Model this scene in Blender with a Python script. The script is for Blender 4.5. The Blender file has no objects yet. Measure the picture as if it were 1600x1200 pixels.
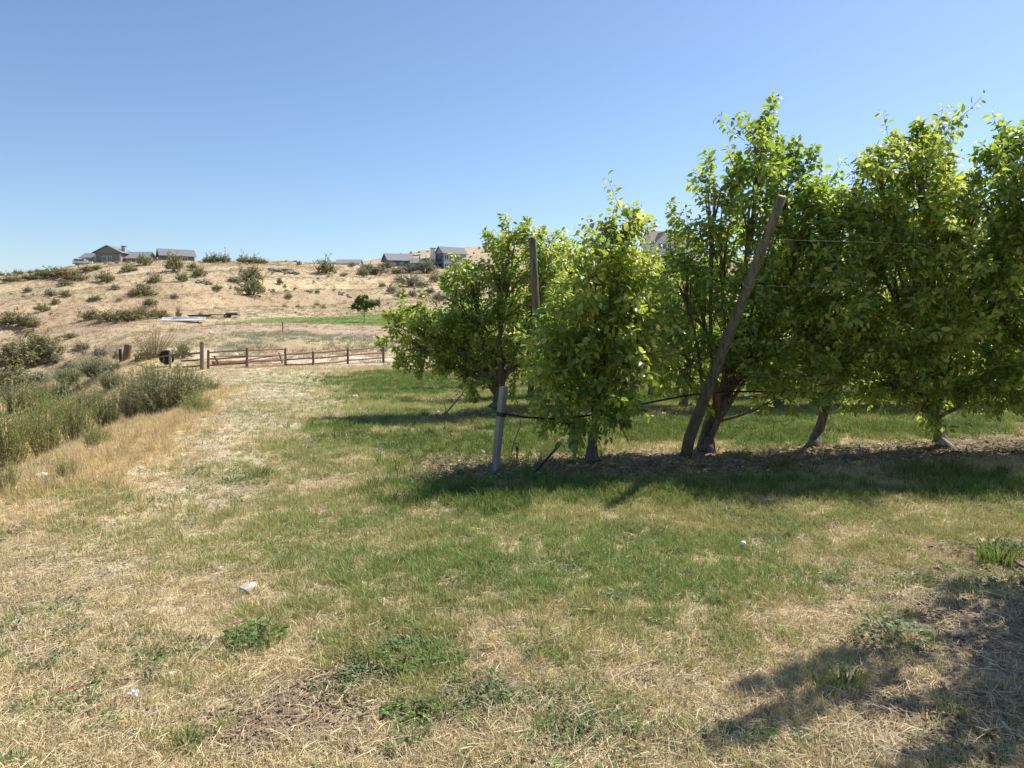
import bpy, math, random
import numpy as np
from mathutils import Vector, Matrix, Euler

random.seed(7)
rng = np.random.default_rng(7)
SC = bpy.context.scene
COL = SC.collection

# ------------------------------------------------------------------ camera
EYE = 1.6
FPX = 1100.0                       # focal length in pixels of the 1600 px wide picture
PITCH = math.atan(100 / 1100)      # tilted down
cam = bpy.data.cameras.new('camera')
cam.sensor_width = 36
cam.sensor_fit = 'HORIZONTAL'
cam.lens = 36 * FPX / 1600
cam.clip_start = 0.05
cam.clip_end = 6000
cam_o = bpy.data.objects.new('camera', cam)
COL.objects.link(cam_o)
cam_o.location = (0, 0, EYE)
cam_o.rotation_euler = (math.pi / 2 - PITCH, 0, 0)
SC.camera = cam_o

# ------------------------------------------------------------------ sky and sun
SUN_AZ, SUN_EL = math.radians(57), math.radians(52)
SUN = np.array([math.sin(SUN_AZ) * math.cos(SUN_EL), math.cos(SUN_AZ) * math.cos(SUN_EL), math.sin(SUN_EL)])
world = bpy.data.worlds.new('World')
SC.world = world
world.use_nodes = True
wn = world.node_tree
wn.nodes.clear()
sky = wn.nodes.new('ShaderNodeTexSky')
sky.sky_type = 'NISHITA'
sky.sun_disc = False
sky.sun_elevation = SUN_EL
sky.sun_rotation = SUN_AZ
sky.altitude = 300
sky.air_density = 1.0
sky.dust_density = 0.7
sky.ozone_density = 4.2
bg = wn.nodes.new('ShaderNodeBackground')
bg.inputs['Strength'].default_value = 0.102
wo = wn.nodes.new('ShaderNodeOutputWorld')
wn.links.new(sky.outputs[0], bg.inputs[0])
wn.links.new(bg.outputs[0], wo.inputs[0])
sl = bpy.data.lights.new('sun', 'SUN')
sl.energy = 5.0
sl.angle = math.radians(0.53)
sl.color = (1.0, 0.94, 0.84)
so = bpy.data.objects.new('sun', sl)
COL.objects.link(so)
so.rotation_euler = Vector((-SUN[0], -SUN[1], -SUN[2])).to_track_quat('-Z', 'Y').to_euler()
SC.view_settings.view_transform = 'Standard'
SC.view_settings.look = 'None'
SC.view_settings.gamma = 1
SC.view_settings.exposure = 0.66
SC.view_settings.use_curve_mapping = False
SC.cycles.max_bounces = 8
SC.cycles.transparent_max_bounces = 8

# ------------------------------------------------------------------ helpers
def tag(o, label=None, cat=None, group=None, kind=None):
    if label: o['label'] = label
    if cat: o['category'] = cat
    if group: o['group'] = group
    if kind: o['kind'] = kind
    return o

def link(o, parent=None):
    COL.objects.link(o)
    if parent is not None: o.parent = parent
    return o

def empty(name, loc, rz=0.0, label=None, cat=None, group=None):
    o = bpy.data.objects.new(name, None)
    o.empty_display_size = 0.2
    o.location = loc
    o.rotation_euler = (0, 0, rz)
    link(o)
    return tag(o, label, cat, group)

def mesh_np(name, V, faces, mats=(), smooth=False, matidx=None):
    """V (n,3); faces: list of (m,k) int arrays"""
    me = bpy.data.meshes.new(name)
    V = np.asarray(V, dtype=np.float32)
    faces = [np.asarray(f, dtype=np.int32) for f in faces if len(f)]
    nl = sum(f.size for f in faces)
    npoly = sum(len(f) for f in faces)
    me.vertices.add(len(V)); me.loops.add(nl); me.polygons.add(npoly)
    me.vertices.foreach_set('co', V.ravel())
    me.loops.foreach_set('vertex_index', np.concatenate([f.ravel() for f in faces]))
    tot = np.concatenate([np.full(len(f), f.shape[1], np.int32) for f in faces])
    start = np.concatenate([[0], np.cumsum(tot)[:-1]]).astype(np.int32)
    me.polygons.foreach_set('loop_start', start)
    me.polygons.foreach_set('use_smooth', np.full(npoly, smooth, bool))
    if matidx is not None: me.polygons.foreach_set('material_index', np.asarray(matidx, np.int32))
    me.update(calc_edges=True)
    for m in mats: me.materials.append(m)
    return me

def obj_np(name, V, faces, mats=(), parent=None, smooth=False, matidx=None):
    o = bpy.data.objects.new(name, mesh_np(name, V, faces, mats, smooth, matidx))
    return link(o, parent)

def obj_me(name, me, parent=None, loc=None, rot=None, scl=None):
    o = bpy.data.objects.new(name, me)
    if loc is not None: o.location = loc
    if rot is not None: o.rotation_euler = rot
    if scl is not None: o.scale = scl if hasattr(scl, '__len__') else (scl,) * 3
    return link(o, parent)

class MB:
    """collects shapes; build() links ONE mesh object"""
    def __init__(s): s.V = []; s.F = []; s.n = 0
    def add(s, V, F):
        s.V += [tuple(v) for v in V]; s.F += [tuple(i + s.n for i in f) for f in F]; s.n += len(V); return s
    def box(s, x0, x1, y0, y1, z0, z1, M=None):
        V = [Vector((x, y, z)) for x in (x0, x1) for y in (y0, y1) for z in (z0, z1)]
        if M is not None: V = [M @ v for v in V]
        return s.add(V, [(0, 1, 3, 2), (4, 6, 7, 5), (0, 4, 5, 1), (2, 3, 7, 6), (0, 2, 6, 4), (1, 5, 7, 3)])
    def tube(s, pts, rad, k=6, cap=True, jit=0.0):
        pts = [Vector(p) for p in pts]
        if not hasattr(rad, '__len__'): rad = [rad] * len(pts)
        V = []; F = []
        t0 = (pts[1] - pts[0]).normalized()
        ref = Vector((0, 0, 1)) if abs(t0.z) < 0.9 else Vector((1, 0, 0))
        for i, p in enumerate(pts):
            a = pts[max(i - 1, 0)]; b = pts[min(i + 1, len(pts) - 1)]
            t = (b - a).normalized()
            u = t.cross(ref).normalized(); w = t.cross(u)
            for j in range(k):
                an = 2 * math.pi * j / k
                r = rad[i] * (1 + (random.uniform(-jit, jit) if jit else 0))
                V.append(p + (u * math.cos(an) + w * math.sin(an)) * r)
        for i in range(len(pts) - 1):
            for j in range(k):
                a = i * k + j; b = i * k + (j + 1) % k
                F.append((a, a + k, b + k, b))
        if cap:
            F.append(tuple(range(k))); F.append(tuple(range((len(pts) - 1) * k, len(pts) * k))[::-1])
        return s.add(V, F)
    def gable(s, x0, x1, y0, y1, z0, ze, zr, axis='y'):
        """house body with gable ends; ridge along axis"""
        if axis == 'y':
            xm = (x0 + x1) / 2
            V = [(x0, y0, z0), (x1, y0, z0), (x1, y0, ze), (xm, y0, zr), (x0, y0, ze),
                 (x0, y1, z0), (x1, y1, z0), (x1, y1, ze), (xm, y1, zr), (x0, y1, ze)]
        else:
            ym = (y0 + y1) / 2
            V = [(x0, y1, z0), (x0, y0, z0), (x0, y0, ze), (x0, ym, zr), (x0, y1, ze),
                 (x1, y1, z0), (x1, y0, z0), (x1, y0, ze), (x1, ym, zr), (x1, y1, ze)]
        return s.add(V, [(0, 1, 2, 3, 4), (9, 8, 7, 6, 5), (1, 6, 7, 2), (0, 4, 9, 5), (2, 7, 8, 3), (3, 8, 9, 4), (0, 5, 6, 1)])
    def slab(s, a, b, c, d, t):
        """roof slab: quad a b c d, thickness t upward"""
        q = [Vector(v) for v in (a, b, c, d)]
        n = (q[1] - q[0]).cross(q[3] - q[0]).normalized()
        if n.z < 0: n = -n
        V = q + [v + n * t for v in q]
        return s.add(V, [(3, 2, 1, 0), (4, 5, 6, 7), (0, 1, 5, 4), (1, 2, 6, 5), (2, 3, 7, 6), (3, 0, 4, 7)])
    def build(s, name, mat, parent=None, smooth=False):
        me = bpy.data.meshes.new(name)
        me.from_pydata([tuple(v) for v in s.V], [], s.F)
        me.materials.append(mat)
        if smooth:
            me.polygons.foreach_set('use_smooth', np.ones(len(me.polygons), bool))
        me.update()
        return link(bpy.data.objects.new(name, me), parent)

# ------------------------------------------------------------------ noise
def _hash(ix, iy, seed):
    h = (ix.astype(np.int64) * 374761393 + iy.astype(np.int64) * 668265263 + seed * 1442695041) & 0xffffffff
    h = ((h ^ (h >> 13)) * 1274126177) & 0xffffffff
    h = h ^ (h >> 16)
    return (h & 0xffff) / 65535.0
def vnoise(x, y, seed=0):
    ix = np.floor(x); iy = np.floor(y)
    fx = x - ix; fy = y - iy
    fx = fx * fx * (3 - 2 * fx); fy = fy * fy * (3 - 2 * fy)
    a = _hash(ix, iy, seed); b = _hash(ix + 1, iy, seed); c = _hash(ix, iy + 1, seed); d = _hash(ix + 1, iy + 1, seed)
    return (a * (1 - fx) + b * fx) * (1 - fy) + (c * (1 - fx) + d * fx) * fy
def fbm(x, y, f, seed=0, o=4):
    s = 0; a = 1; t = 0
    for k in range(o):
        s = s + a * vnoise(x * f + 17.3 * k, y * f - 9.1 * k, seed + k); t += a; a *= 0.55; f *= 2.03
    return s / t           # 0..1
def sstep(a, b, x):
    t = np.clip((x - a) / (b - a), 0, 1); return t * t * (3 - 2 * t)

# ------------------------------------------------------------------ picture <-> world
CP, SP = math.cos(PITCH), math.sin(PITCH)
def ray(px, py):
    a = (px - 800) / FPX; b = -(py - 600) / FPX
    return np.array([a, CP + b * SP, -SP + b * CP])
def project(x, y, z):
    yc = y * CP - (z - EYE) * SP; up = y * SP + (z - EYE) * CP
    yc = np.where(yc < 0.05, 0.05, yc)
    return 800 + FPX * x / yc, 600 - FPX * up / yc

# ------------------------------------------------------------------ terrain heights
CTRL = []
def cz(x, y, z): CTRL.append((x, y, z))
def cp(px, py, y):
    d = ray(px, py); t = y / d[1]; CTRL.append((d[0] * t, y, EYE + d[2] * t))
for p in [(0, .6, 0), (2, 1, 0), (-2, 1, 0), (0, 2, 0), (3, 2, 0), (-3, 2, 0), (0, 4, 0), (3, 4, 0), (-2.6, 4, 0), (6, 6, 0), (-3.2, 6, 0),
          (0, 7, 0), (5, 8, 0), (9, 8, 0), (0, 12, 0), (5, 12, 0), (11, 12, 0), (-3, 10, 0), (-2, 16.5, -.3),
          (5, 16.5, -.3), (14, 16.5, -.25), (-5, 16, -.3), (-4.6, 9, 0),
          (-4.5, 5.6, 0), (-4.95, 6.9, 0), (-6.1, 11, -.12), (-8.3, 19.5, -.45),
          (-6.3, 5, -.9), (-7.4, 7, -1.25), (-8.8, 11, -1.5), (-11.6, 18, -1.9), (-10.2, 8, -2.6), (-12.5, 12, -2.8), (-16.5, 18, -2.9), (-14.5, 24, -2.4), (-19.5, 30, -2.9), (-25.5, 37, -2.7)]:
    cz(*p)
for p in [(320, 577, 33), (450, 573, 37), (600, 566, 42), (250, 571, 34), (197, 562, 36), (760, 562, 46), (1000, 556, 48), (1400, 552, 50), (1550, 552, 50),
          (400, 600, 22), (500, 600, 24), (620, 592, 26), (900, 590, 27), (1300, 590, 27),
          (0, 600, 44), (0, 560, 70), (100, 560, 60), (60, 590, 48),
          (450, 530, 49), (450, 551, 43), (520, 538, 49), (350, 545, 44), (600, 538, 52), (250, 542, 46), (340, 526, 54), (250, 515, 65), (400, 509, 66), (600, 517, 65), (700, 522, 65),
          (300, 502, 76), (450, 506, 75), (600, 513, 72), (700, 516, 72), (1000, 516, 72), (1400, 516, 72),
          (400, 494, 100), (300, 494, 100), (235, 490, 100), (240, 502, 78), (500, 490, 116), (600, 487, 121), (700, 486, 121), (1000, 486, 121), (1400, 486, 121),
          (200, 510, 65), (100, 520, 84), (0, 525, 92), (200, 492, 95), (100, 490, 105), (0, 492, 112),
          (0, 460, 160), (100, 458, 145), (200, 455, 145), (300, 470, 122), (400, 472, 130), (500, 466, 146), (600, 464, 152), (700, 462, 155), (1000, 460, 155), (1400, 460, 155),
          (300, 437, 170), (400, 437, 175), (500, 440, 185), (600, 438, 195), (700, 440, 195),
          (0, 432, 212), (60, 428, 216), (110, 418, 222), (160, 412, 224), (200, 411, 222), (250, 407, 225), (350, 409, 225), (450, 409, 230), (520, 414, 235), (600, 416, 250), (700, 421, 252), (760, 424, 255),
          (900, 420, 245), (1060, 402, 240), (1300, 408, 235), (1550, 408, 235),
          (0, 440, 290), (150, 426, 290), (300, 422, 290), (450, 422, 290), (550, 420, 310), (650, 416, 330), (760, 412, 330), (1060, 412, 310), (1400, 415, 300),
          (0, 452, 480), (250, 436, 480), (450, 424, 480), (540, 411, 470), (600, 402, 470), (640, 393, 480), (700, 387, 490), (770, 386, 490), (830, 388, 490), (900, 396, 490), (1000, 402, 490), (1300, 404, 490), (1550, 404, 490),
          (0, 470, 900), (400, 460, 900), (700, 430, 900), (1000, 440, 900), (1550, 440, 900),
          (0, 488, 2600), (800, 486, 2600), (1550, 486, 2600)]:
    cp(*p)
C = np.array(CTRL)
TH_MAX = 0.78
def _uv(x, y):
    th = np.arctan2(x, y)
    r = np.hypot(x, y)
    return np.stack([np.clip(th, -TH_MAX, TH_MAX) * 2.2, np.log(r + 0.6)], -1), th, r
CUV, _, CR = _uv(C[:, 0], C[:, 1])
# heights are solved as slope seen from the eye (z-EYE)/r so that scale stays even
CW = (C[:, 2] - EYE) / (CR + 1.0)
_D = np.sqrt(((CUV[:, None] - CUV[None]) ** 2).sum(-1) + 0.0016)
_W = np.linalg.solve(_D + 1e-4 * np.eye(len(C)), CW - CW.mean())
def H0(x, y):
    x = np.asarray(x, float); y = np.asarray(y, float)
    sh = x.shape
    uv, th, r = _uv(x.ravel(), y.ravel())
    out = np.empty(len(r))
    for i in range(0, len(r), 20000):
        d = np.sqrt(((uv[i:i + 20000, None] - CUV[None]) ** 2).sum(-1) + 0.0016)
        out[i:i + 20000] = d @ _W + CW.mean()
    z = out * (r + 1.0) + EYE
    back = sstep(1.0, 1.7, np.abs(th)) * sstep(200, 20, r) + sstep(0.9, 0.5, r)
    z = z * (1 - np.clip(back, 0, 1))
    return z.reshape(sh)
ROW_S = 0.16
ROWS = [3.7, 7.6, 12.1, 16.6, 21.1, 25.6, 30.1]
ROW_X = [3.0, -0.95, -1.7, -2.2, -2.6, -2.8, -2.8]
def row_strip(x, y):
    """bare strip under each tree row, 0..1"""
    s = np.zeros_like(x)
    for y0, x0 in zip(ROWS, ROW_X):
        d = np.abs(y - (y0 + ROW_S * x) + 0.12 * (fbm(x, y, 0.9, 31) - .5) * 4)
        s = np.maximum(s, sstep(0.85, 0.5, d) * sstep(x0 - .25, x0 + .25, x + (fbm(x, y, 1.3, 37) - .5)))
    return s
def H(x, y):
    x = np.asarray(x, float); y = np.asarray(y, float)
    r = np.hypot(x, y)
    z = H0(x, y)
    near = sstep(60, 15, r)
    z = z + near * (0.05 * (fbm(x, y, 0.8, 3) - .5) + 0.035 * (fbm(x, y, 4.0, 5, 3) - .5))
    d = np.clip(row_strip(x, y), 0, 1)
    z = z + near * d * 0.05 * (fbm(x, y, 9.0, 15, 2) - .35)
    mid = sstep(20, 60, r)
    z = z + mid * 0.35 * (fbm(x, y, 0.16, 8) - .5) + sstep(110, 160, r) * 1.6 * (fbm(x, y, 0.045, 11) - .5)
    z = z + sstep(300, 450, r) * 7 * (fbm(x, y, 0.018, 12) - .5)
    fold = sstep(-22, -45, x) * sstep(34, 60, y) * sstep(215, 165, y)
    u = .86 * x - .5 * y + 6 * (fbm(x, y, .03, 18) - .5)
    z = z - fold * (4.2 * (1 - np.abs(2 * vnoise(u * .075, u * 0, 19) - 1)) ** 2 - 1.3)
    # raw bank between the lane and the lawn
    bank = sstep(54, 60, y) * sstep(78, 70, y) * sstep(-40, -28, x)
    z = z + bank * 0.5 * (fbm(x, y, 0.6, 14) - .5)
    return z
def h1(x, y): return float(H(np.array([x]), np.array([y]))[0])
def ground(px, py, far=900):
    d = ray(px, py)
    t = np.exp(np.linspace(math.log(1.0), math.log(far), 2500))
    x = d[0] * t; y = d[1] * t; z = EYE + d[2] * t
    below = z - H(x, y) < 0
    if not below.any(): return None
    i = int(np.argmax(below)); 
    a, b = t[max(i - 1, 0)], t[i]
    for _ in range(12):
        m = (a + b) / 2
        if EYE + d[2] * m < h1(d[0] * m, d[1] * m): b = m
        else: a = m
    return Vector((d[0] * b, d[1] * b, h1(d[0] * b, d[1] * b)))
def column(px, depth):
    """ground point straight below picture column px at a given depth"""
    z = 0.0; x = 0
    for _ in range(4):
        x = (px - 800) / FPX * (depth * CP - (z - EYE) * SP); z = h1(x, depth)
    return Vector((x, depth, z))
def at_depth(px, py, y):
    d = ray(px, py); t = y / d[1]
    return Vector((d[0] * t, y, EYE + d[2] * t))
# ------------------------------------------------------------------ materials
def new_mat(name):
    m = bpy.data.materials.new(name); m.use_nodes = True
    nt = m.node_tree; nt.nodes.clear()
    return m, nt, (lambda t, **k: _node(nt, t, **k)), nt.links.new
def _node(nt, t, **k):
    n = nt.nodes.new(t)
    for a, v in k.items():
        if a.startswith('i_'): n.inputs[a[2:].replace('_', ' ')].default_value = v
        else: setattr(n, a, v)
    return n
def rgba(c): return (c[0], c[1], c[2], 1.0)
def ramp(N, stops):
    r = N('ShaderNodeValToRGB'); el = r.color_ramp.elements
    while len(el) < len(stops): el.new(0.5)
    for e, (p, c) in zip(el, stops): e.position = p; e.color = rgba(c)
    return r
def mul(N, L, a, b, fac=1.0, mode='MULTIPLY'):
    m = N('ShaderNodeMix', data_type='RGBA', blend_type=mode); m.inputs['Factor'].default_value = fac
    L(a, m.inputs['A']); L(b, m.inputs['B']); return m.outputs['Result']

def simple_mat(name, c1, c2, scale=8.0, rough=0.8, bump=0.2, stretch=(1, 1, 1), spec=0.3, detail=6, metallic=0.0, bscale=None):
    """two-tone noise material in object coordinates"""
    m, nt, N, L = new_mat(name)
    tc = N('ShaderNodeTexCoord'); mp = N('ShaderNodeMapping'); mp.inputs['Scale'].default_value = stretch
    L(tc.outputs['Object'], mp.inputs[0])
    nz = N('ShaderNodeTexNoise'); nz.inputs['Scale'].default_value = scale; nz.inputs['Detail'].default_value = detail; nz.inputs['Roughness'].default_value = 0.65
    L(mp.outputs[0], nz.inputs[0])
    r = ramp(N, [(0.32, c1), (0.68, c2)]); L(nz.outputs[0], r.inputs[0])
    oi = N('ShaderNodeObjectInfo'); mr = N('ShaderNodeMapRange'); mr.inputs[3].default_value = 0.82; mr.inputs[4].default_value = 1.16
    L(oi.outputs['Random'], mr.inputs[0])
    p = N('ShaderNodeBsdfPrincipled'); p.inputs['Roughness'].default_value = rough; p.inputs['Specular IOR Level'].default_value = spec; p.inputs['Metallic'].default_value = metallic
    L(mul(N, L, r.outputs[0], mr.outputs[0]), p.inputs['Base Color'])
    if bump:
        b = N('ShaderNodeBump'); b.inputs['Strength'].default_value = bump; b.inputs['Distance'].default_value = 0.02
        L(nz.outputs[0], b.inputs['Height']); L(b.outputs[0], p.inputs['Normal'])
    o = N('ShaderNodeOutputMaterial'); L(p.outputs[0], o.inputs[0])
    return m

def leaf_mat(name, stops, trans=(0.30, 0.36, 0.04), tfac=0.35, rough=0.4, spec=0.5, under=1.35, patch=0.0, pscale=1.2):
    """leaf: colour differs from leaf to leaf, thin enough to let sunlight through"""
    m, nt, N, L = new_mat(name)
    g = N('ShaderNodeNewGeometry'); oi = N('ShaderNodeObjectInfo')
    ad = N('ShaderNodeMath', operation='ADD'); L(g.outputs['Random Per Island'], ad.inputs[0]); L(oi.outputs['Random'], ad.inputs[1])
    fr = N('ShaderNodeMath', operation='FRACT'); L(ad.outputs[0], fr.inputs[0])
    val = fr.outputs[0]
    if patch:
        nz = N('ShaderNodeTexNoise'); nz.inputs['Scale'].default_value = pscale; nz.inputs['Detail'].default_value = 3
        L(g.outputs['Position'], nz.inputs[0])
        mr = N('ShaderNodeMapRange'); mr.inputs[1].default_value = .3; mr.inputs[2].default_value = .7; mr.inputs[3].default_value = -patch; mr.inputs[4].default_value = patch
        L(nz.outputs[0], mr.inputs[0])
        a2 = N('ShaderNodeMath', operation='ADD', use_clamp=True); L(val, a2.inputs[0]); L(mr.outputs[0], a2.inputs[1]); val = a2.outputs[0]
    r = ramp(N, stops); L(val, r.inputs[0])
    u = N('ShaderNodeMix', data_type='RGBA'); L(g.outputs['Backfacing'], u.inputs['Factor'])
    pale = mul(N, L, r.outputs[0], N('ShaderNodeRGB').outputs[0]); 
    nt.nodes[-1]
    for nd in nt.nodes:
        if nd.type == 'RGB': nd.outputs[0].default_value = (under, under, under * 1.2, 1)
    L(r.outputs[0], u.inputs['A']); L(pale, u.inputs['B'])
    p = N('ShaderNodeBsdfPrincipled'); p.inputs['Roughness'].default_value = rough; p.inputs['Specular IOR Level'].default_value = spec
    L(u.outputs['Result'], p.inputs['Base Color'])
    t = N('ShaderNodeBsdfTranslucent')
    tm = N('ShaderNodeMix', data_type='RGBA'); tm.inputs['Factor'].default_value = 0.5
    sc = N('ShaderNodeMix', data_type='RGBA', blend_type='MULTIPLY'); sc.inputs['Factor'].default_value = 1; sc.inputs['B'].default_value = (2.2, 2.2, 1.2, 1)
    L(r.outputs[0], sc.inputs['A']); L(sc.outputs['Result'], tm.inputs['A']); tm.inputs['B'].default_value = rgba(trans)
    L(tm.outputs['Result'], t.inputs['Color'])
    mx = N('ShaderNodeMixShader'); mx.inputs[0].default_value = tfac
    L(p.outputs[0], mx.inputs[1]); L(t.outputs[0], mx.inputs[2])
    o = N('ShaderNodeOutputMaterial'); L(mx.outputs[0], o.inputs[0])
    return m

def blade_mat(name, tfac=0.3, rough=0.6):
    """grass: colour handed over by each tuft ('tint'), varied from blade to blade"""
    m, nt, N, L = new_mat(name)
    at = N('ShaderNodeAttribute', attribute_type='INSTANCER', attribute_name='tint')
    g = N('ShaderNodeNewGeometry')
    mr = N('ShaderNodeMapRange'); mr.inputs[3].default_value = 0.62; mr.inputs[4].default_value = 1.38
    L(g.outputs['Random Per Island'], mr.inputs[0])
    c = mul(N, L, at.outputs['Color'], mr.outputs[0])
    p = N('ShaderNodeBsdfPrincipled'); p.inputs['Roughness'].default_value = rough; p.inputs['Specular IOR Level'].default_value = 0.25
    L(c, p.inputs['Base Color'])
    t = N('ShaderNodeBsdfTranslucent'); L(c, t.inputs['Color'])
    mx = N('ShaderNodeMixShader'); mx.inputs[0].default_value = tfac
    L(p.outputs[0], mx.inputs[1]); L(t.outputs[0], mx.inputs[2])
    o = N('ShaderNodeOutputMaterial'); L(mx.outputs[0], o.inputs[0])
    return m

def ground_mat():
    m, nt, N, L = new_mat('earth')
    at = N('ShaderNodeAttribute', attribute_type='GEOMETRY', attribute_name='tint')
    g = N('ShaderNodeNewGeometry')
    def noise(scale, detail=5, rough=.6):
        n = N('ShaderNodeTexNoise'); n.inputs['Scale'].default_value = scale; n.inputs['Detail'].default_value = detail; n.inputs['Roughness'].default_value = rough
        L(g.outputs['Position'], n.inputs[0]); return n
    fine = noise(38, 6, .7); mid = noise(4.5, 5); big = noise(0.35, 6, .65); pat = noise(1.4, 4)
    def scaled(n, lo, hi, a=.3, b=.7):
        r = N('ShaderNodeMapRange'); r.inputs[1].default_value = a; r.inputs[2].default_value = b; r.inputs[3].default_value = lo; r.inputs[4].default_value = hi
        L(n.outputs[0], r.inputs[0]); return r.outputs[0]
    c = mul(N, L, at.outputs['Color'], scaled(fine, .66, 1.34))
    c = mul(N, L, c, scaled(mid, .78, 1.22)); c = mul(N, L, c, scaled(big, .86, 1.14)); c = mul(N, L, c, scaled(pat, .86, 1.14))
    p = N('ShaderNodeBsdfPrincipled'); p.inputs['Roughness'].default_value = 0.95; p.inputs['Specular IOR Level'].default_value = 0.1
    L(c, p.inputs['Base Color'])
    b1 = N('ShaderNodeBump'); b1.inputs['Strength'].default_value = 0.7; b1.inputs['Distance'].default_value = 0.02
    L(fine.outputs[0], b1.inputs['Height'])
    b2 = N('ShaderNodeBump'); b2.inputs['Strength'].default_value = 0.6; b2.inputs['Distance'].default_value = 0.12
    L(mid.outputs[0], b2.inputs['Height']); L(b1.outputs[0], b2.inputs['Normal'])
    L(b2.outputs[0], p.inputs['Normal'])
    o = N('ShaderNodeOutputMaterial'); L(p.outputs[0], o.inputs[0])
    return m

M_GROUND = ground_mat()
M_BLADE = blade_mat('grass_blades')
M_STRAW = blade_mat('straw', 0.2, 0.6)

# ------------------------------------------------------------------ what grows where
# soft patches, placed by where they lie in the view: (px, py, half width, half height, strength)
GREEN = [(620, 830, 330, 60, .75), (900, 850, 440, 120, 1.), (1150, 800, 520, 70, 1.), (560, 690, 190, 70, .85), (760, 690, 240, 60, .9), (400, 740, 110, 22, .6),
         (700, 955, 260, 60, .75), (620, 1010, 170, 70, .7), (560, 1030, 110, 55, .6), (400, 985, 60, 40, .7), (500, 870, 120, 60, .65), (640, 1060, 120, 70, .55),
         (270, 830, 190, 60, .5), (150, 790, 110, 40, .5), (640, 610, 150, 35, .95), (600, 590, 100, 18, .7), (1250, 660, 600, 45, 1.), (1200, 620, 600, 20, 1.),
         (1500, 820, 160, 50, .8), (1450, 900, 180, 40, .3), (1400, 990, 80, 50, .6), (1320, 1060, 60, 40, .5), (900, 1120, 260, 60, .35), (1500, 1160, 110, 60, .5),
         (300, 1100, 120, 70, .35), (420, 630, 60, 40, .25), (480, 580, 120, 14, .25), (290, 1160, 40, 30, .6), (1000, 1000, 260, 50, .4), (650, 760, 70, 40, .8), (250, 880, 60, 20, .5)]
LUSH = [(700, 775, 130, 28, 1.), (760, 690, 170, 30, .8), (1150, 672, 500, 22, .85), (640, 690, 110, 40, .55), (560, 675, 90, 16, .7), (640, 600, 120, 30, .8), (1200, 622, 500, 12, .9), (850, 745, 220, 20, .6),
        (1000, 765, 240, 26, .7), (1400, 760, 240, 34, .6)]
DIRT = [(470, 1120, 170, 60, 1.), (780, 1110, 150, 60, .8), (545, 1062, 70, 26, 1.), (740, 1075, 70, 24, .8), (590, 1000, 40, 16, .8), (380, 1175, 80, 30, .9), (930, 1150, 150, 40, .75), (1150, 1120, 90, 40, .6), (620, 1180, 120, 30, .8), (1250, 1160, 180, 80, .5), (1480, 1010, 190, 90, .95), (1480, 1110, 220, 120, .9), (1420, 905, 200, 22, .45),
        (1040, 1070, 120, 60, .4), (700, 742, 80, 14, .9), (560, 1070, 40, 20, .6), (110, 1010, 120, 40, .25), (350, 1190, 80, 30, .5)]
GRAVEL = [(450, 605, 110, 32, 1.), (400, 600, 80, 26, 1.), (370, 640, 60, 30, .9), (340, 692, 75, 24, 1.), (410, 660, 100, 30, .95), (470, 640, 90, 22, .9), (300, 760, 120, 40, .75), (350, 720, 70, 26, .9), (230, 810, 90, 36, .6), (180, 870, 160, 40, .5), (60, 1000, 150, 60, .5), (240, 1080, 150, 50, .45), (330, 990, 90, 40, .4), (60, 900, 80, 30, .45), (540, 565, 140, 7, .6), (90, 965, 120, 50, .3), (470, 585, 140, 10, .7), (300, 830, 80, 25, .25)]
GOLD = [(120, 740, 170, 70, 1.), (230, 690, 130, 45, 1.), (20, 790, 80, 50, 1.), (290, 640, 40, 22, .8), (100, 620, 150, 60, .9)]
def patches(lst, px, py, wob):
    s = np.zeros_like(px)
    for cx, cy, rx, ry, st in lst:
        d = ((px - cx) / rx) ** 2 + ((py - cy) / ry) ** 2
        s = np.maximum(s, st * np.clip(1.25 - d + wob, 0, 1))
    return np.clip(s, 0, 1)
LAWN_Y = lambda x: 75.5 - 0.10 * x
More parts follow.
